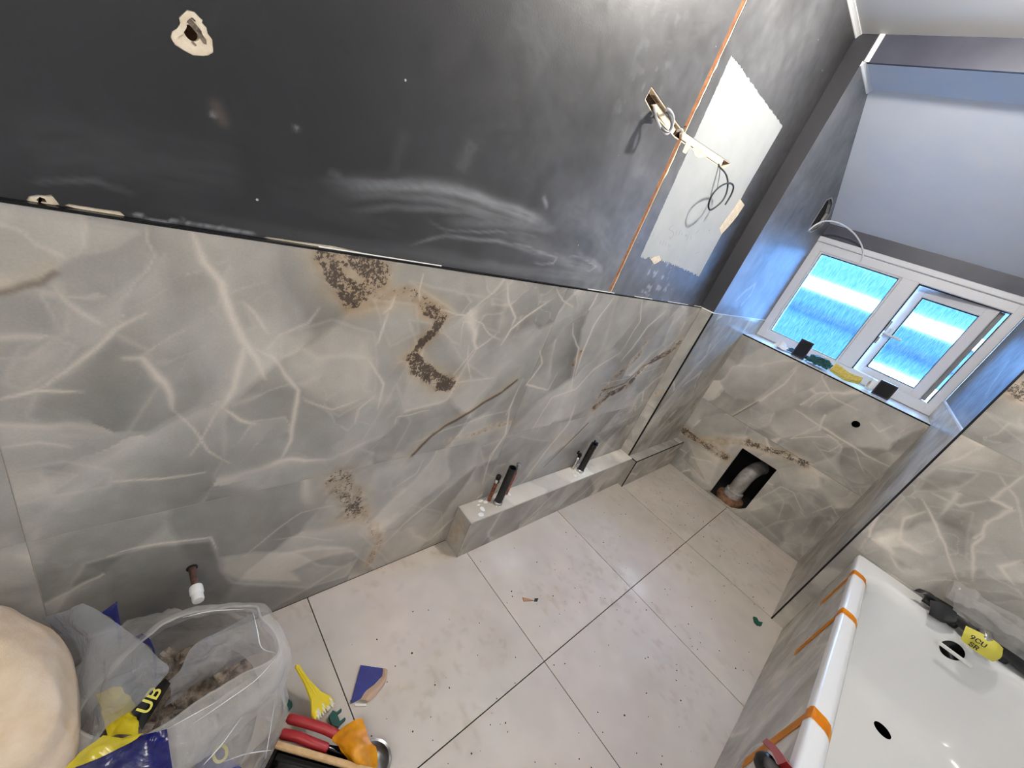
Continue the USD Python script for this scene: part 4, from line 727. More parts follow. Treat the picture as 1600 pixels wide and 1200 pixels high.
# the opening sash swung out a little on its right side
SW, SZ0, SZ1 = .352, 1.088, 1.642
ang = math.radians(11); RS = rotz(-ang); pv = np.array([.962, Y3 + .012, 0])
def S(m): # sash-local: x from -SW..0, y outward, z world
    return xf(m, RS, pv)
sash = obj('sash', [S(bx(-SW, -SW + .052, 0, .05, SZ0, SZ1, .004)), S(bx(-.052, 0, 0, .05, SZ0, SZ1, .004)), S(bx(-SW, 0, .001, .05, SZ0, SZ0 + .052, .004)), S(bx(-SW, 0, .001, .05, SZ1 - .056, SZ1, .004))], 'upvc', w1)
obj('sash_gasket', [S(bx(-SW + .052, -SW + .056, .012, .02, SZ0 + .05, SZ1 - .055)), S(bx(-.056, -.052, .012, .02, SZ0 + .05, SZ1 - .055)), S(bx(-SW + .05, -.05, .012, .02, SZ0 + .051, SZ0 + .056)), S(bx(-SW + .05, -.05, .012, .02, SZ1 - .061, SZ1 - .055))], 'gasket', sash)
obj('sash_pane', S(bx(-SW + .053, -.053, .021, .025, SZ0 + .053, SZ1 - .057)), 'obscure_glass', sash)
obj('handle', [S(bx(-SW + .012, -SW + .036, -.014, .0, 1.325, 1.385, .004)), S(bx(-SW + .016, -SW + .112, -.030, -.014, 1.338, 1.352, .005))], 'white_plastic', sash)
obj('window_stay', [bx(MR + .004, MR + .014, Y3 + .01, Y3 + .05, 1.36, 1.42, .002), bx(MR + .004, MR + .014, Y3 + .01, Y3 + .04, 1.28, 1.32, .002)], 'steel', w1)

# outside: neighbour's wall with white boards
nb = thing('neighbour_house', 'pale rendered house wall with white boards beyond the window', 'house', (.5, 5.0, -.5))
obj('wall', bx(-6, 8, 5.0, 5.3, -.5, 1.98), 'render_wall', nb)
obj('fascia_board', bx(-6, 8, 4.9, 5.0, 1.47, 1.61, .01), 'fascia_white', nb); obj('fascia_board', bx(.52, 8, 4.9, 5.0, .55, .975, .01), 'fascia_white', nb)
obj('soffit_board', bx(-6, 8, 4.94, 5.0, 1.19, 1.27, .01), 'slate_blue', nb)
yd = thing('yard_ground', kind='structure'); obj('paving', bx(-8, 10, Y3 + .26, 12, -.6, -.5), 'yard', yd)

# ---------------------------------------------------------------- bath
bt = thing('bathtub', 'white acrylic bath with open waste and overflow holes', 'bathtub', (1.47, -.25, 0))
def rrect(x0, x1, y0, y1, r, z, n=10):
    pts = []
    for cx_, cy_, a0 in ((x1 - r, y1 - r, 0), (x0 + r, y1 - r, 90), (x0 + r, y0 + r, 180), (x1 - r, y0 + r, 270)):
        for t in np.linspace(a0, a0 + 90, n): pts.append((cx_ + r * math.cos(math.radians(t)), cy_ + r * math.sin(math.radians(t)), z))
    return np.array(pts)
bx0, bx1, by0, by1, RZ = 1.1166, 1.822, -1.10, Y1 - .001, .536
top = [rrect(bx0, bx1, by0, by1, .004, .505), rrect(bx0, bx1, by0, by1, .004, RZ - .010), rrect(bx0 + .003, bx1 - .003, by0 + .003, by1 - .002, .006, RZ - .002), rrect(bx0 + .010, bx1 - .010, by0 + .010, by1 - .004, .01, RZ),
       rrect(bx0 + .034, bx1 - .034, by0 + .05, by1 - .075, .09, RZ - .001), rrect(bx0 + .045, bx1 - .045, by0 + .06, by1 - .090, .10, RZ - .006), rrect(bx0 + .055, bx1 - .055, by0 + .075, by1 - .102, .105, RZ - .018), rrect(bx0 + .063, bx1 - .063, by0 + .09, by1 - .112, .11, RZ - .045),
       rrect(bx0 + .072, bx1 - .072, by0 + .12, by1 - .128, .12, RZ - .12), rrect(bx0 + .085, bx1 - .085, by0 + .18, by1 - .150, .13, RZ - .25), rrect(bx0 + .100, bx1 - .100, by0 + .24, by1 - .175, .14, RZ - .33), rrect(bx0 + .125, bx1 - .125, by0 + .29, by1 - .205, .14, RZ - .365), rrect(bx0 + .16, bx1 - .16, by0 + .35, by1 - .24, .13, RZ - .378), rrect(1.40, 1.54, -.4, .29, .06, RZ - .384)]
off = [r + np.array([0, 0, -.012]) for r in top[4:]]
off = [np.c_[1.4695 + (r[:, 0] - 1.4695) * 1.02, r[:, 1] * 1.01, r[:, 2]] for r in off][::-1]
rings = top + off + [rrect(bx0 + .004, bx1 - .004, by0 + .004, by1 - .004, .004, .505)]
nn = len(top[0]); kk = len(rings); v = np.vstack(rings); f = []
for i in range(kk - 1):
    if i == len(top) - 1: continue
    for j in range(nn):
        a0, a1, b0, b1 = i * nn + j, i * nn + (j + 1) % nn, (i + 1) * nn + j, (i + 1) * nn + (j + 1) % nn
        f += [(a0, a1, b1), (a0, b1, b0)]
for j in range(nn):
    a0, a1, b0, b1 = (kk - 1) * nn + j, (kk - 1) * nn + (j + 1) % nn, j, (j + 1) % nn; f += [(a0, a1, b1), (a0, b1, b0)]
v = np.vstack([v, top[-1].mean(0), off[0].mean(0)]); i0, i1 = (len(top) - 1) * nn, len(top) * nn
for j in range(nn): f += [(i0 + j, i0 + (j + 1) % nn, len(v) - 2), (i1 + (j + 1) % nn, i1 + j, len(v) - 1)]
tm = trimesh.Trimesh(v, np.array(f), process=True); tm.merge_vertices()
tm.fix_normals()
M = m3.Manifold(m3.Mesh(np.asarray(tm.vertices, np.float32), np.asarray(tm.faces, np.uint32)))
def mcyl(c, axis, r, h):
    cv, cf, _ = meshkit.arrays(trimesh.creation.cylinder(r, h, sections=36)); cv = cv @ frame(axis).T + np.array(c); return m3.Manifold(m3.Mesh(cv.astype(np.float32), cf.astype(np.uint32)))
OV, WS = np.array([1.462, .470, .480]), np.array([1.462, .282, .155])
ovn = np.array([0, -1, .18])
if M.status() == m3.Error.NoError and M.volume() > 0:
    M = M - mcyl(WS, (0, 0, 1), .027, .08) - mcyl(OV, ovn, .032, .08)
    obj('shell', M, 'acrylic', bt, smooth=45)
else:
    print('bath not manifold', M.status()); obj('shell', tm, 'acrylic', bt, smooth=45)
obj('waste_outlet', lathe([(.0266, .020), (.0266, -.05), (.0001, -.05)], 28, WS - [0, 0, .022]), 'gloss_black', bt, smooth=30)
obj('overflow_outlet', lathe([(.0315, .014), (.0315, -.05), (.0001, -.05)], 28, OV - .022 * ovn / np.linalg.norm(ovn), ovn), 'gloss_black', bt, smooth=30)
obj('overflow_bar', bx(1.412, 1.510, .436, .442, .484, .497, .002), 'white_plastic', bt)
PANEL = [('w', [(.5, .4), (.3, .3), (.2, .1)], .006, .7), ('w', [(-.1, .5), (-.25, .3), (-.3, .15)], .006, .7), ('d', [(.1, 0), (.4, .1), (.3, .4), (.0, .3)], .05, .5), ('w', [(-.45, .15), (-.38, .25), (-.42, .36), (-.5, .4)], .006, .8), ('k', [(-.45, .42), (-.41, .3), (-.44, .22)], .004, .5), ('l', [(.45, .0), (.58, .1), (.58, .3), (.45, .25)], .03, .7)]
pn = obj('bath_panel', bx(1.1322, 1.145, -1.1, Y1, 0.0, .503), 'board', bt, label='marble-look tiled panel')
for a, b in ((Y1, -.607), (-.607, -1.1)):
    stone(pn, sbox(b + JT, .002, a - JT, .503), FNX(1.1217), 44, PANEL, step=.008, th=.010)
def tape(y0, y1, w, zlow, label, skew=0.):
    path = [(1.1204, zlow), (1.1204, .40), (1.1203, .495), (1.1155, .512), (1.1155, .528), (1.1185, .5362), (1.128, .5370), (1.148, .5365), (1.160, .532), (1.170, .520), (1.178, .495), (1.1835, .46), (1.1865, .43)]
    P = np.array(path); rows = []
    al = np.linspace(0, 1, len(P))
    for s in (-.5, .5): rows.append(np.stack([P[:, 0] - .0006, y0 + (y1 - y0) * al + s * w + skew * np.maximum(0, al - .55), P[:, 1] + .0006 * (al > .4)], 1))
    A, B = rows; v = np.vstack([A, B, A + [.0006, 0, -.0006], B + [.0006, 0, -.0006]]); n = len(P); f = []
    for i in range(n - 1): f += [(i, i + 1, n + i + 1), (i, n + i + 1, n + i), (2 * n + i + 1, 2 * n + i, 3 * n + i), (2 * n + i + 1, 3 * n + i, 3 * n + i + 1), (i, 2 * n + i, i + 1), (i + 1, 2 * n + i, 2 * n + i + 1), (n + i, n + i + 1, 3 * n + i), (n + i + 1, 3 * n + i + 1, 3 * n + i)]
    t = thing('masking_tape', label, 'tape', (1.12, y0, zlow)); obj('strip', (v, np.array(f)), 'tape_orange', t, smooth=30)
tape(.408, .40, .034, .33, 'orange tape strip over the bath rim nearest the tiled end wall', skew=-.05)
tape(.090, .075, .034, .275, 'middle orange tape strip over the bath rim with a loose end')
tape(-.436, -.46, .040, .233, 'orange tape strip over the bath rim lowest in the picture')

# wrapped tap on the bath end
tp = thing('bath_tap', 'bath tap wrapped in black tape and clear film with a yellow sticker', 'tap', (1.46, .53, RZ))
obj('wrapped_body', [tube(spline([(1.325, .535, .566), (1.37, .53, .572), (1.42, .52, .578), (1.47, .51, .580), (1.54, .52, .58), (1.62, .535, .575), (1.66, .535, .57)], 40), np.linspace(.024, .031, 40) * (1 + .25 * (meshkit.noise(np.c_[np.linspace(0, 9, 40), np.zeros(40), np.zeros(40)]) - .5)), 14),
    tube([(1.42, .535, RZ), (1.42, .53, .57)], .02, 14), tube([(1.56, .535, RZ), (1.56, .53, .57)], .02, 14)], 'black_plastic', tp, smooth=40)
obj('tape_flap', patch([[(1.285, .50, .575), (1.31, .495, .585), (1.33, .50, .575)], [(1.30, .515, .590), (1.33, .51, .600), (1.36, .505, .590)], [(1.36, .50, .59), (1.375, .485, .560), (1.38, .475, .545)]], 10, 10, .004, 40, 3, .001), 'black_plastic', tp, smooth=40)
obj('tape_flap', patch([[(1.33, .49, .585), (1.345, .47, .56), (1.35, .465, .545)], [(1.36, .495, .60), (1.385, .475, .565), (1.385, .468, .548)], [(1.40, .50, .60), (1.41, .48, .58), (1.405, .475, .56)]], 10, 10, .004, 40, 5, .001), 'black_plastic', tp, smooth=40)
film_pts = [(1.355, .555, .640), (1.42, .555, .655), (1.50, .56, .655), (1.58, .562, .65), (1.66, .56, .645)]
obj('film_wrap', tube(spline(film_pts, 40), .032 * (1 + .5 * (meshkit.noise(np.c_[np.linspace(0, 14, 40), np.ones(40), np.zeros(40)]) - .5)), 18), 'clear_film', tp, smooth=25)
obj('film_wrap', patch([[(1.36, .53, .655), (1.46, .525, .675), (1.56, .53, .67), (1.66, .53, .66)], [(1.37, .50, .63), (1.46, .495, .645), (1.56, .50, .64), (1.66, .50, .63)], [(1.39, .505, .595), (1.47, .48, .60), (1.56, .485, .60), (1.66, .50, .59)]], 40, 24, .012, 26, 7, 0, .014), 'clear_film', tp, smooth=40)
obj('spout', tube([(1.47, .51, .59), (1.475, .48, .60), (1.48, .455, .595), (1.482, .44, .575)], [.014, .018, .020, .02], 14), 'steel', tp, smooth=40)
# sticker folded over the spout
lab = [[(1.428, .470, .592), (1.47, .452, .612), (1.505, .450, .617), (1.532, .462, .606)], [(1.430, .444, .575), (1.47, .424, .586), (1.51, .424, .588), (1.540, .438, .580)], [(1.440, .436, .545), (1.475, .418, .548), (1.512, .418, .550), (1.536, .432, .548)]]
lab = [[tuple((np.array(q) - [1.487, .44, .582]) * .86 + [1.480, .440, .582]) for q in r] for r in lab]
obj('sticker', patch(lab, 20, 14, .0015, 30, 4, .001), 'yellow_label', tp, smooth=40)
def decal(text, h, o, ex, ey, m, par, name='lettering', lift=.0015):
    t = meshkit.text_mesh(text, h, .0006, True); v, f, _ = meshkit.arrays(t); ex = np.array(ex, float); ex /= np.linalg.norm(ex); ey = np.array(ey, float); ey -= ex * (ey @ ex); ey /= np.linalg.norm(ey); n = np.cross(ex, ey)
    obj(name, (np.array(o) + np.outer(v[:, 0], ex) + np.outer(v[:, 1], ey) + np.outer(v[:, 2] + lift, n), f), m, par)
decal('9CU', .0145, (1.441, .4285, .576), (1, -.04, .04), (0, .45, .8), 'ink', tp, lift=.010)
decal('SR', .014, (1.451, .4255, .557), (1, -.02, .04), (0, .2, .95), 'ink', tp, lift=.009)

# clamp below the third tape
ck = thing('clamp', 'red and black clamp against the bath panel at the bottom edge', 'clamp', (1.10, -.58, .45))
obj('red_jaw', [patch([[(1.1050,-0.5125,0.4072),(1.1050,-0.5126,0.4281)], [(1.1000,-0.5911,0.4796),(1.1000,-0.6090,0.5147)], [(1.0900,-0.7181,0.5820),(1.0900,-0.7277,0.6131)]], 6, 8, 0, 1, 0, .016)], 'red_rubber', ck, smooth=30)
obj('black_knob', blob(np.array([(1.0900,-0.6258,0.4731)][0]), (.022, .024, .022), 3, .15), 'black_plastic', ck, smooth=40)
obj('black_bar', tube([[(1.0900,-0.6282,0.4837)][0], [(1.0800,-0.7504,0.5990)][0]], .012, 10), 'black_plastic', ck, smooth=40)

# ---------------------------------------------------------------- things on the ledge
def block(name, label, cat, base, size, ang, m, lean=0.):
    t = thing(name, label, cat, base); R = rotz(ang) @ rotx(lean)
    obj('body', xf(bx(-size[0] / 2, size[0] / 2, -size[1] / 2, size[1] / 2, 0, size[2], .002), R, base), m, t); return t
b1 = block('timber_offcut', 'dark brown offcut block standing at the left end of the window ledge', 'block', (.375, 1.385, HL + .003), (.070, .022, .110), .1, 'dark_wood')
obj('front_face', xf(bx(-.030, .030, -.013, -.0105, .01, .102, .001), rotz(.1), (.375, 1.385, HL + .003)), 'gloss_black', b1)
b2 = block('timber_offcut', 'dark brown offcut block lying right of the sponge on the ledge', 'block', (.815, 1.385, HL + .003), (.080, .022, .085), -.05, 'dark_wood')
obj('front_face', xf(bx(-.034, .034, -.013, -.0105, .008, .077, .001), rotz(-.05), (.815, 1.385, HL + .003)), 'gloss_black', b2)
tr = thing('tape_roll', 'white roll of tape against the dark block near the opening sash', 'tape', (.752, 1.40, HL + .003))
obj('roll', lathe([(.018, -.012), (.034, -.012), (.036, -.008), (.036, .008), (.034, .012), (.018, .012), (.018, -.012)], 28, (.752, 1.40, HL + .04), (1, .25, 0)), 'white_plastic', tr, smooth=35)
obj('core_ring', lathe([(.014, -.0125), (.0185, -.0125), (.0185, .0125), (.014, .0125), (.014, -.0125)], 28, (.752, 1.40, HL + .04), (1, .25, 0)), 'card_core', tr, smooth=35)
gc = thing('cloth', 'crumpled green cloth on the window ledge between block and sponge', 'cloth', (.51, 1.40, HL))
obj('fold', patch([[(.425, 1.35, HL + .014), (.46, 1.34, HL + .014), (.51, 1.34, HL + .014), (.545, 1.35, HL + .014)], [(.425, 1.40, HL + .050), (.46, 1.40, HL + .062), (.51, 1.39, HL + .058), (.548, 1.39, HL + .040)], [(.425, 1.45, HL + .014), (.46, 1.46, HL + .014), (.51, 1.46, HL + .014), (.545, 1.44, HL + .014)]], 36, 24, .016, 28, 11, .002, .02), 'green_cloth', gc, smooth=40)
obj('fold', patch([[(.29, 1.42, HL + .006), (.33, 1.42, HL + .010), (.40, 1.42, HL + .010)], [(.30, 1.45, HL + .026), (.33, 1.45, HL + .034), (.42, 1.44, HL + .030)], [(.30, 1.48, HL + .006), (.33, 1.48, HL + .008), (.42, 1.47, HL + .008)]], 16, 14, .006, 40, 12, .002), 'green_cloth', gc, smooth=40)
sg = thing('sponge', 'yellow curved sponge lying along the front of the window ledge', 'sponge', (.68, 1.36, HL))
obj('body', patch([[(.560, 1.33, HL + .030), (.60, 1.325, HL + .026), (.645, 1.325, HL + .022), (.705, 1.325, HL + .036)], [(.560, 1.365, HL + .066), (.60, 1.36, HL + .062), (.645, 1.36, HL + .052), (.705, 1.355, HL + .058)]], 24, 8, .003, 30, 2, .022), 'sponge', sg, smooth=40)
sp2 = thing('paper_scrap', 'crumpled white paper scrap at the far left of the window ledge', 'paper', (.27, 1.40, HL))
obj('fold', patch([[(.225, 1.37, HL + .004), (.26, 1.36, HL + .008), (.305, 1.36, HL + .004)], [(.235, 1.40, HL + .03), (.265, 1.40, HL + .045), (.31, 1.39, HL + .022)], [(.24, 1.44, HL + .004), (.27, 1.44, HL + .006), (.31, 1.43, HL + .004)]], 18, 14, .012, 40, 21, .001, .012), 'paper_white', sp2, smooth=30)
c3 = thing('cable', 'white cable running from the hole in the pier over the window head', 'cable', (.1, 1.4, 1.7))
obj('outer_sheath', tube(spline([(.058, 1.275, 1.690), (.075, 1.28, 1.735), (.10, 1.32, 1.772), (.15, 1.40, 1.79), (.22, 1.47, 1.775), (.27, 1.53, 1.745), (.305, 1.552, 1.71), (.325, 1.554, 1.675)], 50), .0042, 10), 'cable_white', c3, smooth=40)
obj('end_tag', tube([(.325, 1.554, 1.675), (.327, 1.554, 1.655)], .003, 8), 'cable_white', c3)

# ---------------------------------------------------------------- floor litter
sr = thing('spreader', 'yellow plastic adhesive spreader with dried white adhesive on its comb', 'spreader', (.27, -1.28, 0))
hp = Polygon([(-.070, -.007), (-.076, 0), (-.070, .007), (-.02, .009), (.030, .020), (.060, .040), (.075, .042), (.075, -.042), (.060, -.040), (.030, -.020), (-.02, -.009)]).difference(sbox(-.064, -.003, -.056, .003))
Bs = np.array([.262, -1.262, .0]); up = np.array([-.06, .12, 0.]); 
a0, a1 = np.array([(0.2205,-1.3041,0.0750)][0]), np.array([(0.3475,-1.2685,0.0400)][0])
ex = a1 - a0; Ls = np.linalg.norm(ex); ex /= Ls; side = np.array([(0.3348,-1.2337,0.0120)][0]) - np.array([(0.3632,-1.3023,0.0700)][0]); ey = side - ex * (side @ ex); ey /= np.linalg.norm(ey); ez = np.cross(ex, ey)
def local(mesh, o, sc=1.): v, f, _ = meshkit.arrays(mesh); v = v * sc; return np.array(o) + np.outer(v[:, 0], ex) + np.outer(v[:, 1] * 1.25, ey) + np.outer(v[:, 2], ez), f
mid = (a0 + a1) / 2; ksc = Ls / .150
obj('blade', local(extrude(hp, .004), mid, ksc), 'yellow_plastic', sr)
obj('rib', local(bx(-.066, .03, -.002, .002, .004, .0065, .001), mid, ksc), 'yellow_plastic', sr)
crumbs = np.random.default_rng(12)
obj('comb', [local(blob((.072 + crumbs.uniform(-.008, .010), crumbs.uniform(-.038, .038), .003), (.007, .004, .003), i, .4, 1), mid, ksc) for i in range(16)] + [local(bx(.073, .084, t, t + .004, .0, .003), mid, ksc) for t in np.linspace(-.042, .036, 9)], 'dried_adhesive', sr)
cd = thing('card_scrap', 'torn navy blue cardboard corner lying on the floor tile', 'cardboard', (.33, -1.13, 0))
cp = Polygon([(0.2801,-1.1355),(0.3219,-1.0829),(0.3391,-1.0949),(0.3471,-1.1206),(0.3499,-1.1470),(0.3611,-1.1649),(0.3601,-1.1811),(0.3576,-1.1965)])
obj('printed_face', xf(extrude(cp, .0025), None, (0, 0, .004)), 'navy_card', cd)
obj('torn_edge', patch([[(*p, .006) for p in [(0.3210,-1.0846),(0.3422,-1.0963),(0.3492,-1.1234),(0.3510,-1.1513),(0.3627,-1.1711)]], [(*p, .013) for p in [(0.3281,-1.0796),(0.3533,-1.0913),(0.3640,-1.1182),(0.3694,-1.1458),(0.3745,-1.1611)]], [(*p, .004) for p in [(0.3320,-1.0730),(0.3589,-1.0918),(0.3719,-1.1178),(0.3795,-1.1444),(0.3778,-1.1588)]]], 22, 8, .001, 60, 1, .001), 'card_core', cd, smooth=40)
obj('backing', xf(extrude(cp.buffer(-.002), .0038), None, (0, 0, .0)), 'card_core', cd)
def small(name, label, cat, pts, h, m): 
    pl = Polygon(pts); t = thing(name, label, cat, (pl.centroid.x, pl.centroid.y, 0)); obj('body', xf(extrude(pl, h), None, (0, 0, .0002)), m, t); return t
small('paper_strip', 'small white strip beside the torn blue cardboard', 'paper', [(0.3626,-1.1858),(0.3800,-1.1597),(0.3850,-1.1618),(0.3676,-1.1878)], .003, 'paper_white')
w_ = small('tile_wedge', 'green plastic tile clip with two prongs beside the yellow spreader', 'tile clip', [(0.3569,-1.2550),(0.3496,-1.2424),(0.3591,-1.2356),(0.3569,-1.2227),(0.3621,-1.2228),(0.3642,-1.2357),(0.3829,-1.2356),(0.3819,-1.2216),(0.3869,-1.2217),(0.3906,-1.2367),(0.3933,-1.2428),(0.3805,-1.2549)], .012, 'green_plastic')
small('tile_wedge', 'green plastic tile clip half hidden behind the clear bag', 'tile clip', [(0.2478,-1.3398),(0.2567,-1.3312),(0.2754,-1.3237),(0.2850,-1.3248),(0.2921,-1.3376),(0.2875,-1.3500)], .012, 'green_plastic')
small('tile_wedge', 'small dark green tile clip on the floor near the bath panel', 'tile clip', [(1.0051,0.4884),(1.0178,0.4987),(1.0313,0.4853),(1.0448,0.5033),(1.0465,0.4757),(1.0352,0.4615),(1.0191,0.4633)], .010, 'green_plastic')
small('wood_chip', 'small tan wood chip in the middle of the floor', 'wood chip', [(0.3642,-0.5123),(0.3860,-0.4882),(0.3967,-0.4796),(0.3790,-0.5184)], .004, 'wood_chip')
small('plastic_chip', 'tiny black chip beside the tan wood chip', 'chip', [(0.3933,-0.4688),(0.4013,-0.4537),(0.4066,-0.4665),(0.4000,-0.4790)], .004, 'black_plastic')
gr, rg = [], np.random.default_rng(77)
for i in range(240):
    x, y = rg.uniform(.15, 1.08), rg.uniform(-1.2, 1.2); s = rg.uniform(.001, .0032)
    if x < .14 or (y > Y1 and not .14 < x < 1.03): continue
    gr.append(blob((x, y, s * .5), (s, s * rg.uniform(.6, 1.2), s * .6), i, .4, 0))
obj('grit', gr, 'grit', label='dark grit and crumbs scattered over the pale floor tiles', cat='debris', kind='stuff')
# nippers, box, amber offcut, tin
nip = thing('nippers', 'long red-handled tile nippers lying between box and spreader', 'pliers', (.40, -1.3, 0))
h1, h2 = spline([(0.3294,-1.3537,0.0750),(0.3657,-1.3190,0.0780),(0.4029,-1.2856,0.0780),(0.4344,-1.2616,0.0720)], 24), spline([(0.3521,-1.3751,0.0750),(0.3824,-1.3459,0.0800),(0.4146,-1.3196,0.0800),(0.4405,-1.2950,0.0750)], 24)
obj('handle', tube(h1, .011 * np.r_[.7, np.ones(22), .8], 12), 'red_rubber', nip, smooth=40); obj('handle', tube(h2, .011 * np.r_[.7, np.ones(22), .8], 12), 'red_rubber', nip, smooth=40)
obj('jaw', [tube([h1[-1], [(0.4604,-1.2442,0.0600)][0], [(0.4860,-1.2333,0.0500)][0]], [.008, .012, .010], 10), tube([h2[-1], [(0.4650,-1.2664,0.0600)][0], [(0.4872,-1.2402,0.0500)][0]], [.008, .014, .010], 10)], 'gloss_black', nip, smooth=40)
kb = thing('tool_box', 'black open box with a pale wooden edge at the bottom of the picture', 'box', (.5, -1.42, 0))
q0, q1 = np.array([(0.3765,-1.3859,0.1000)][0]), np.array([(0.5404,-1.2298,0.1000)][0]); dx = q1 - q0; Lb = np.linalg.norm(dx[:2]); dx = np.array([dx[0], dx[1], 0]) / Lb; dy = np.array([dx[1], -dx[0], 0])
def bl(mesh): v, f, _ = meshkit.arrays(mesh); return np.array([q0[0], q0[1], 0]) + np.outer(v[:, 0], dx) + np.outer(v[:, 1], dy) + np.outer(v[:, 2], [0, 0, 1.]), f
obj('side', [bl(bx(-.004, Lb, .001, .008, 0, .092, .001)), bl(bx(-.004, Lb, .132, .140, 0, .092, .001)), bl(bx(-.004, .004, .0, .14, 0, .092, .001)), bl(bx(Lb - .008, Lb, .0, .14, 0, .092, .001))], 'gloss_black', kb)
obj('base', bl(bx(-.004, Lb, 0, .14, 0, .006)), 'gloss_black', kb); obj('rim_strip', bl(bx(-.006, Lb + .002, -.004, .010, .090, .100, .002)), 'pale_wood', kb)
obj('ledge', bl(bx(.004, Lb - .008, .008, .022, .070, .078, .002)), 'black_plastic', kb)
am = thing('plastic_offcut', 'crumpled amber plastic offcut lying on the nippers', 'plastic scrap', (.46, -1.24, 0))
obj('sheet', patch([[(0.4224,-1.2559,0.0850),(0.4247,-1.2318,0.0900),(0.4315,-1.2062,0.0900)], [(0.4310,-1.2824,0.0850),(0.4520,-1.2481,0.1050),(0.4573,-1.2095,0.0950)], [(0.4530,-1.2772,0.0900),(0.4827,-1.2499,0.1100),(0.4893,-1.2090,0.0900)], [(0.4835,-1.2694,0.0850),(0.5106,-1.2479,0.1050),(0.5032,-1.1978,0.0700)], [(0.5093,-1.2539,0.0700),(0.5337,-1.2343,0.0800),(0.5326,-1.2037,0.0500)]], 24, 28, .006, 30, 6, .0015, .006), 'amber_plastic', am, smooth=35)
tn = thing('metal_tin', 'shiny metal tin with rounded rim at the bottom edge right of the amber offcut', 'tin', (.555, -1.195, 0))
tb = np.array([(0.5166,-1.2099,0.0500)][0])
obj('shell', lathe([(.0001, 0), (.040, 0), (.043, .004), (.043, .05), (.046, .054), (.044, .058), (.039, .056), (.038, .01), (.0001, .01)], 36, (tb[0] + .0, tb[1], 0)), 'steel', tn, smooth=30)
obj('rim_band', lathe([(.0432, .030), (.0440, .032), (.0440, .036), (.0432, .038)], 36, (tb[0], tb[1], 0)), 'gloss_black', tn, smooth=30)

# ---------------------------------------------------------------- clear rubble bag and what is in it
bg = thing('rubble_bag', 'open clear plastic rubble bag standing against the tiled wall', 'bag', (.24, -1.56, 0))
def ring(pts, n=120): return spline(np.array(pts, float), n, True)
low = [(.40, -1.45, .004), (.29, -1.40, .004), (.14, -1.40, .004), (.06, -1.5, .004), (.07, -1.62, .004), (.18, -1.67, .004), (.34, -1.66, .004), (.42, -1.58, .004)]
m1_ = [(.415, -1.420, .17), (.31, -1.365, .17), (.13, -1.375, .17), (.035, -1.5, .17), (.045, -1.64, .17), (.18, -1.70, .17), (.37, -1.69, .17), (.45, -1.58, .17)]
m2_ = [(.415, -1.412, .32), (.31, -1.380, .34), (.185, -1.395, .34), (.11, -1.53, .34), (.10, -1.66, .34), (.22, -1.70, .33), (.37, -1.69, .32), (.435, -1.57, .32)]
rim = [(0.3490,-1.4069,0.4500),(0.2733,-1.4172,0.4700),(0.2333,-1.4330,0.4600),(0.1884,-1.5345,0.4400),(0.2010,-1.5946,0.4300),(0.2842,-1.6781,0.4200),(0.3654,-1.6215,0.4300),(0.3478,-1.4978,0.4200)]
cuf = [(0.3610,-1.3948,0.4000),(0.2555,-1.3996,0.4000),(0.2158,-1.4217,0.3900),(0.1705,-1.5282,0.3800),(0.1926,-1.5914,0.3700),(0.2861,-1.6862,0.3700),(0.4196,-1.6086,0.3800),(0.3926,-1.4644,0.3600)]
RR = [ring(x) for x in (low, m1_, m2_, rim)]
G = np.stack([spline(np.array([r[j] for r in RR]), 60) for j in range(120)], 1)
cen = G.mean(1, keepdims=True); rad = G - cen; rad[..., 2] = 0; rad /= np.maximum(np.linalg.norm(rad, axis=2, keepdims=True), 1e-9)
tt = np.linspace(0, 1, 60)[:, None]
h = .022 * (meshkit.fbm(np.stack([G[..., 0] * 22, G[..., 1] * 22, G[..., 2] * 8], -1), 4, 3) - .5) * 2 - .020 * np.abs(meshkit.fbm(np.stack([G[..., 0] * 14, G[..., 1] * 14, G[..., 2] * 11], -1), 3, 8) - .5) * 3
G = G + rad * (h * np.clip(tt * 4, 0, 1) * np.clip((1.05 - tt) * 6, .25, 1))[..., None]; G[..., 0] = np.maximum(G[..., 0], .006); G[..., 2] = np.maximum(G[..., 2], .001)
def tube_faces(nr, n): 
    f = []
    for i in range(nr - 1):
        for j in range(n): a0, a1, b0, b1 = i * n + j, i * n + (j + 1) % n, (i + 1) * n + j, (i + 1) * n + (j + 1) % n; f += [(a0, a1, b1), (a0, b1, b0)]
    return np.array(f)
obj('sack', (G.reshape(-1, 3), tube_faces(60, 120)), 'clear_film', bg, smooth=60)
Rm, Cf = G[-1], ring(cuf)
K = np.stack([spline(np.array([Rm[j], Rm[j] * .6 + Cf[j] * .4 + rad[-1, j] * .012 + [0, 0, .012], Cf[j] + rad[-1, j] * .012]), 14) for j in range(120)], 1)
K = K + rad[-1][None] * ((meshkit.fbm(K * 24, 4, 5) - .5) * .02 * np.linspace(0, 1, 14)[:, None])[..., None]
obj('rolled_cuff', (K.reshape(-1, 3), tube_faces(14, 120)), 'clear_film', bg, smooth=60)
obj('front_fold', patch([[(0.3514,-1.4034,0.4550),(0.3723,-1.4303,0.4550),(0.3755,-1.4889,0.4550),(0.3891,-1.5443,0.4550),(0.3876,-1.5750,0.4550)], [(0.3665,-1.3998,0.4450),(0.4031,-1.4301,0.4520),(0.4163,-1.4852,0.4550),(0.4318,-1.5350,0.4550),(0.4170,-1.5746,0.4550)], [(0.3781,-1.4009,0.4200),(0.4073,-1.4467,0.4200),(0.4264,-1.5007,0.4200),(0.4428,-1.5513,0.4200),(0.4529,-1.5820,0.4200)]], 60, 26, .004, 22, 14, 0, .012), 'clear_film', bg, smooth=60)
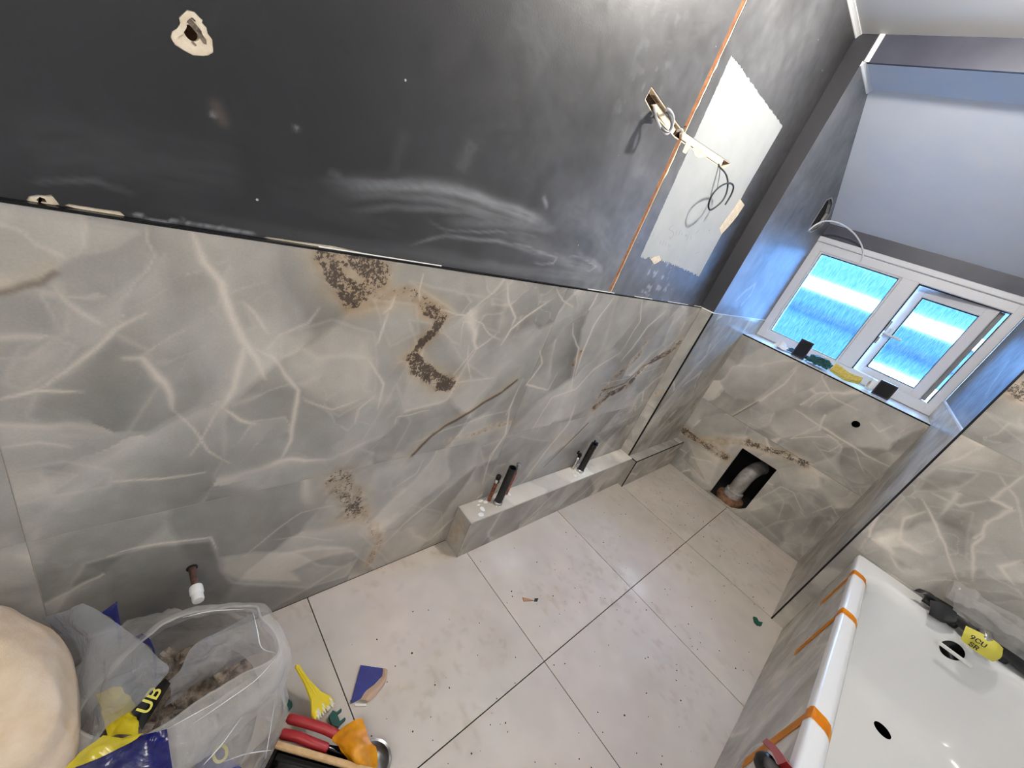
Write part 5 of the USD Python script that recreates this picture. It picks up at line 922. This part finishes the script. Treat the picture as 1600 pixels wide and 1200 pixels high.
for x in ([(0.2590,-1.4297,0.4680),(0.2904,-1.4291,0.4550),(0.3201,-1.4272,0.4400),(0.3495,-1.4105,0.4520)], [(0.3899,-1.5750,0.4620),(0.3884,-1.5442,0.4620),(0.3868,-1.5094,0.4620)], [(0.4009,-1.5457,0.4600),(0.3940,-1.5015,0.4620),(0.3832,-1.4517,0.4620),(0.3642,-1.4160,0.4620)], [(0.1958,-1.5352,0.4450),(0.2117,-1.4919,0.4550),(0.2385,-1.4431,0.4620)],
    [(0.4252,-1.4811,0.4500),(0.4478,-1.5146,0.4450),(0.4585,-1.5387,0.4400)], [(0.3810,-1.4115,0.3700),(0.4151,-1.4261,0.3300),(0.4488,-1.4408,0.2800)], [(0.4243,-1.5037,0.3100),(0.4333,-1.4705,0.3100),(0.4486,-1.4311,0.3000)]):
    obj('crease', tube(spline(x, 24), .0009 * np.sin(np.linspace(.15, 3.0, 24)) + .0002, 6), 'white_trim', bg, smooth=60)  # thin white tubes added to draw bright highlights along the film folds
obj('bead_edge', tube(np.vstack([Rm, Rm[:1]]), .0022, 6, False), 'clear_film', bg, smooth=60)
obj('inner_fold', patch([[(0.2943,-1.5672,0.4200),(0.2529,-1.5276,0.4300),(0.2447,-1.4811,0.4300),(0.2515,-1.4318,0.4500)], [(0.2949,-1.5683,0.3800),(0.2826,-1.5170,0.3800),(0.2706,-1.4685,0.3800),(0.2804,-1.4212,0.4100)], [(0.2964,-1.5756,0.3500),(0.2822,-1.5200,0.3400),(0.2766,-1.4663,0.3400),(0.2937,-1.4138,0.3700)]], 40, 26, .010, 18, 14, 0, .012), 'cloudy_film', bg, smooth=60)
obj('flap', patch([[(0.0611,-1.7268,0.4000),(0.0918,-1.6934,0.4400),(0.1108,-1.6617,0.4700)], [(0.1326,-1.6881,0.3900),(0.1937,-1.6513,0.4700),(0.2127,-1.6073,0.4800)], [(0.1967,-1.6791,0.3800),(0.2645,-1.6406,0.4800),(0.2868,-1.5746,0.4900)], [(0.2667,-1.6752,0.3800),(0.3084,-1.6387,0.4700),(0.3101,-1.5673,0.4700)], [(0.3383,-1.6801,0.3800),(0.3400,-1.6523,0.4400),(0.3251,-1.6098,0.4400)]], 40, 50, .010, 14, 4, 0, .014), 'cloudy_film', bg, smooth=60)
rb = []
r_ = np.random.default_rng(4)
for i in range(70):
    a, d = r_.uniform(0, 6.28), math.sqrt(r_.uniform(0, 1)); rb.append(blob((.26 + .125 * d * math.cos(a), -1.56 + .125 * d * math.sin(a), .20 + r_.uniform(-.02, .04)), (r_.uniform(.01, .032), r_.uniform(.01, .03), r_.uniform(.008, .02)), i, .5, 1))
rub = obj('rubble', rb + [lathe([(.0001, .02), (.10, .02), (.15, .08), (.155, .18), (.10, .21), (.0001, .22)], 24, (.255, -1.56, 0))], 'rubble', label='grey brown rubble and dust inside the clear bag', cat='rubble', kind='stuff')
pk = thing('packaging', 'shiny navy blue packaging film bunched in the front of the bag', 'packaging', (.33, -1.65, .2))
obj('film', patch([[(0.3794,-1.6743,0.4700),(0.3831,-1.6437,0.4750),(0.3881,-1.6092,0.4800),(0.3998,-1.5760,0.4850)], [(0.3975,-1.6805,0.4550),(0.4097,-1.6349,0.4700),(0.4151,-1.6040,0.4750),(0.4201,-1.5759,0.4750)], [(0.4388,-1.6764,0.4300),(0.4629,-1.6256,0.4400),(0.4738,-1.5954,0.4450),(0.4807,-1.5738,0.4450)]], 30, 24, .006, 25, 3, 0, .006), 'navy_film', pk, smooth=50)
py = thing('packaging', 'bright yellow packaging film folded over the navy film in the bag', 'packaging', (.3, -1.68, .3))
obj('film', patch([[(0.3576,-1.6465,0.4750),(0.3689,-1.6328,0.4800),(0.3801,-1.6191,0.4850),(0.3909,-1.6027,0.4850)], [(0.3652,-1.6698,0.4720),(0.3732,-1.6496,0.4820),(0.3825,-1.6294,0.4870),(0.3914,-1.6070,0.4860)], [(0.3754,-1.6872,0.4650),(0.3856,-1.6632,0.4750),(0.3910,-1.6389,0.4800),(0.3927,-1.6113,0.4850)]], 24, 18, .006, 25, 5, 0, .006), 'yellow_film', py, smooth=50)
pz = thing('packaging', 'dull yellow crumpled packaging stuffed under the cloudy flap of the bag', 'packaging', (.28, -1.62, .3))
obj('film', patch([[(0.2496,-1.6576,0.4000),(0.2552,-1.6296,0.4100),(0.3222,-1.6107,0.4200)], [(0.2974,-1.6494,0.4200),(0.3116,-1.6266,0.4300),(0.3412,-1.6097,0.4300)], [(0.3377,-1.6459,0.4300),(0.3546,-1.6241,0.4400),(0.3673,-1.6077,0.4400)]], 24, 20, .012, 30, 7, .001, .008), 'yellow_film', pz, smooth=40)
pt = thing('packaging', 'black and navy packaging with yellow letters poking out of the bag', 'packaging', (.28, -1.57, .3))
tA, tB, tC, tD = [np.array(x) for x in [(0.3208,-1.6156,0.4300),(0.2936,-1.5701,0.4350),(0.2986,-1.5641,0.4200),(0.3474,-1.6049,0.4100)]]
obj('film', patch([[tA, (tA + tB) / 2 + [0, 0, .004], tB], [(tA + tD) / 2, (tA + tB + tC + tD) / 4 + [0, 0, .006], (tB + tC) / 2], [tD, (tC + tD) / 2, tC]], 14, 10, .001, 20, 3, .001), 'gloss_black', pt, smooth=40)
decal('UB', .019, tD + (tA - tD) * .30 + (tC - tD) * .16, tC - tD, tA - tD, 'yellow_label', pt, lift=.009)
pu = thing('packaging', 'navy packaging with yellow lettering in the lower right of the bag', 'packaging', (.4, -1.48, .1))
uA, uB, uC, uD = [np.array(x) for x in [(0.3865,-1.5471,0.3000),(0.3916,-1.5110,0.3100),(0.4472,-1.4800,0.3000),(0.4499,-1.5263,0.2800)]]
obj('film', patch([[uA, (uA + uB) / 2, uB], [(uA + uD) / 2, (uA + uB + uC + uD) / 4 + [0, 0, .006], (uB + uC) / 2], [uD, (uC + uD) / 2, uC]], 14, 12, .002, 20, 3, .001), 'navy_card', pu, smooth=40)
decal('O', .026, uD + (uC - uD) * .45 + (uA - uD) * .45, uC - uD, uA - uD, 'yellow_label', pu, lift=.008)
for pts, lb in (([(0.0927,-1.6484,0.4000),(0.0935,-1.6238,0.4200),(0.1109,-1.6245,0.4200),(0.1142,-1.6310,0.3900)], 'navy packaging corner standing behind the cloudy flap by the wall'), ([(0.1696,-1.6067,0.4000),(0.1815,-1.5938,0.4200),(0.2054,-1.5829,0.4200),(0.2118,-1.5805,0.4000)], 'navy packaging corner under the rim of the clear bag')):
    t = thing('packaging', lb, 'packaging', pts[0]); A_, B_, C_, D_ = [np.array(x) for x in pts]
    obj('film', patch([[A_, (A_ + B_) / 2, B_], [D_, (C_ + D_) / 2 + [0, 0, .006], C_], [D_ - [0, 0, .1], (C_ + D_) / 2 - [0, 0, .1], C_ - [0, 0, .1]]], 10, 10, .002, 30, 2, .001), 'navy_card', t, smooth=40)

# beige cloth sack at the left edge
ks = thing('cloth_sack', 'beige woven cloth sack bulging in at the left edge', 'sack', (.17, -1.90, 0))
nA, nZ = 110, 70
O_ = np.array([(0.0303,-1.7756,0.4100),(0.0631,-1.7477,0.4100),(0.0924,-1.7260,0.4100),(0.1311,-1.7034,0.4100),(0.1885,-1.6871,0.4100),(0.2527,-1.6785,0.4100),(0.3054,-1.6768,0.4100),(0.3405,-1.6854,0.4100),(0.3618,-1.7104,0.4100),(0.3638,-1.7510,0.4100),(0.3158,-1.8186,0.4100),(0.2063,-1.8742,0.4100),(0.0621,-1.8926,0.4100),(-0.0028,-1.8411,0.4100)])
c_ = O_.mean(0); f_ = np.array([.14, -1.95, 0.])
def rg_(k, z, cc): return np.c_[(O_[:, :2] - c_[:2]) * k + cc[:2], np.full(len(O_), z)]
RK = [rg_(.80, .002, f_), rg_(.86, .10, f_ * .7 + c_ * .3), rg_(.93, .24, f_ * .35 + c_ * .65), rg_(1., .40, c_), rg_(.90, .455, c_), rg_(.62, .495, c_), rg_(.28, .515, c_), rg_(.01, .52, c_)]
RK = [ring(x, nA) for x in RK]
vv = np.stack([spline(np.array([r[q] for r in RK]), nZ) for q in range(nA)], 1).reshape(-1, 3)
nrm = vv - np.array([c_[0], c_[1], .25]); nrm /= np.linalg.norm(nrm, axis=1, keepdims=True)
vv = vv + nrm * ((meshkit.fbm(vv * 9, 4, 6) - .5) * .012 - .010 * np.abs(meshkit.fbm(vv * np.array([7, 7, 16]), 3, 9) - .5) * 3 + .004)[:, None]; vv[:, 2] = np.maximum(vv[:, 2], .001); vv[:, 0] = np.maximum(vv[:, 0], .006)
obj('cloth', (vv, tube_faces(nZ, nA)), 'canvas', ks, smooth=60)
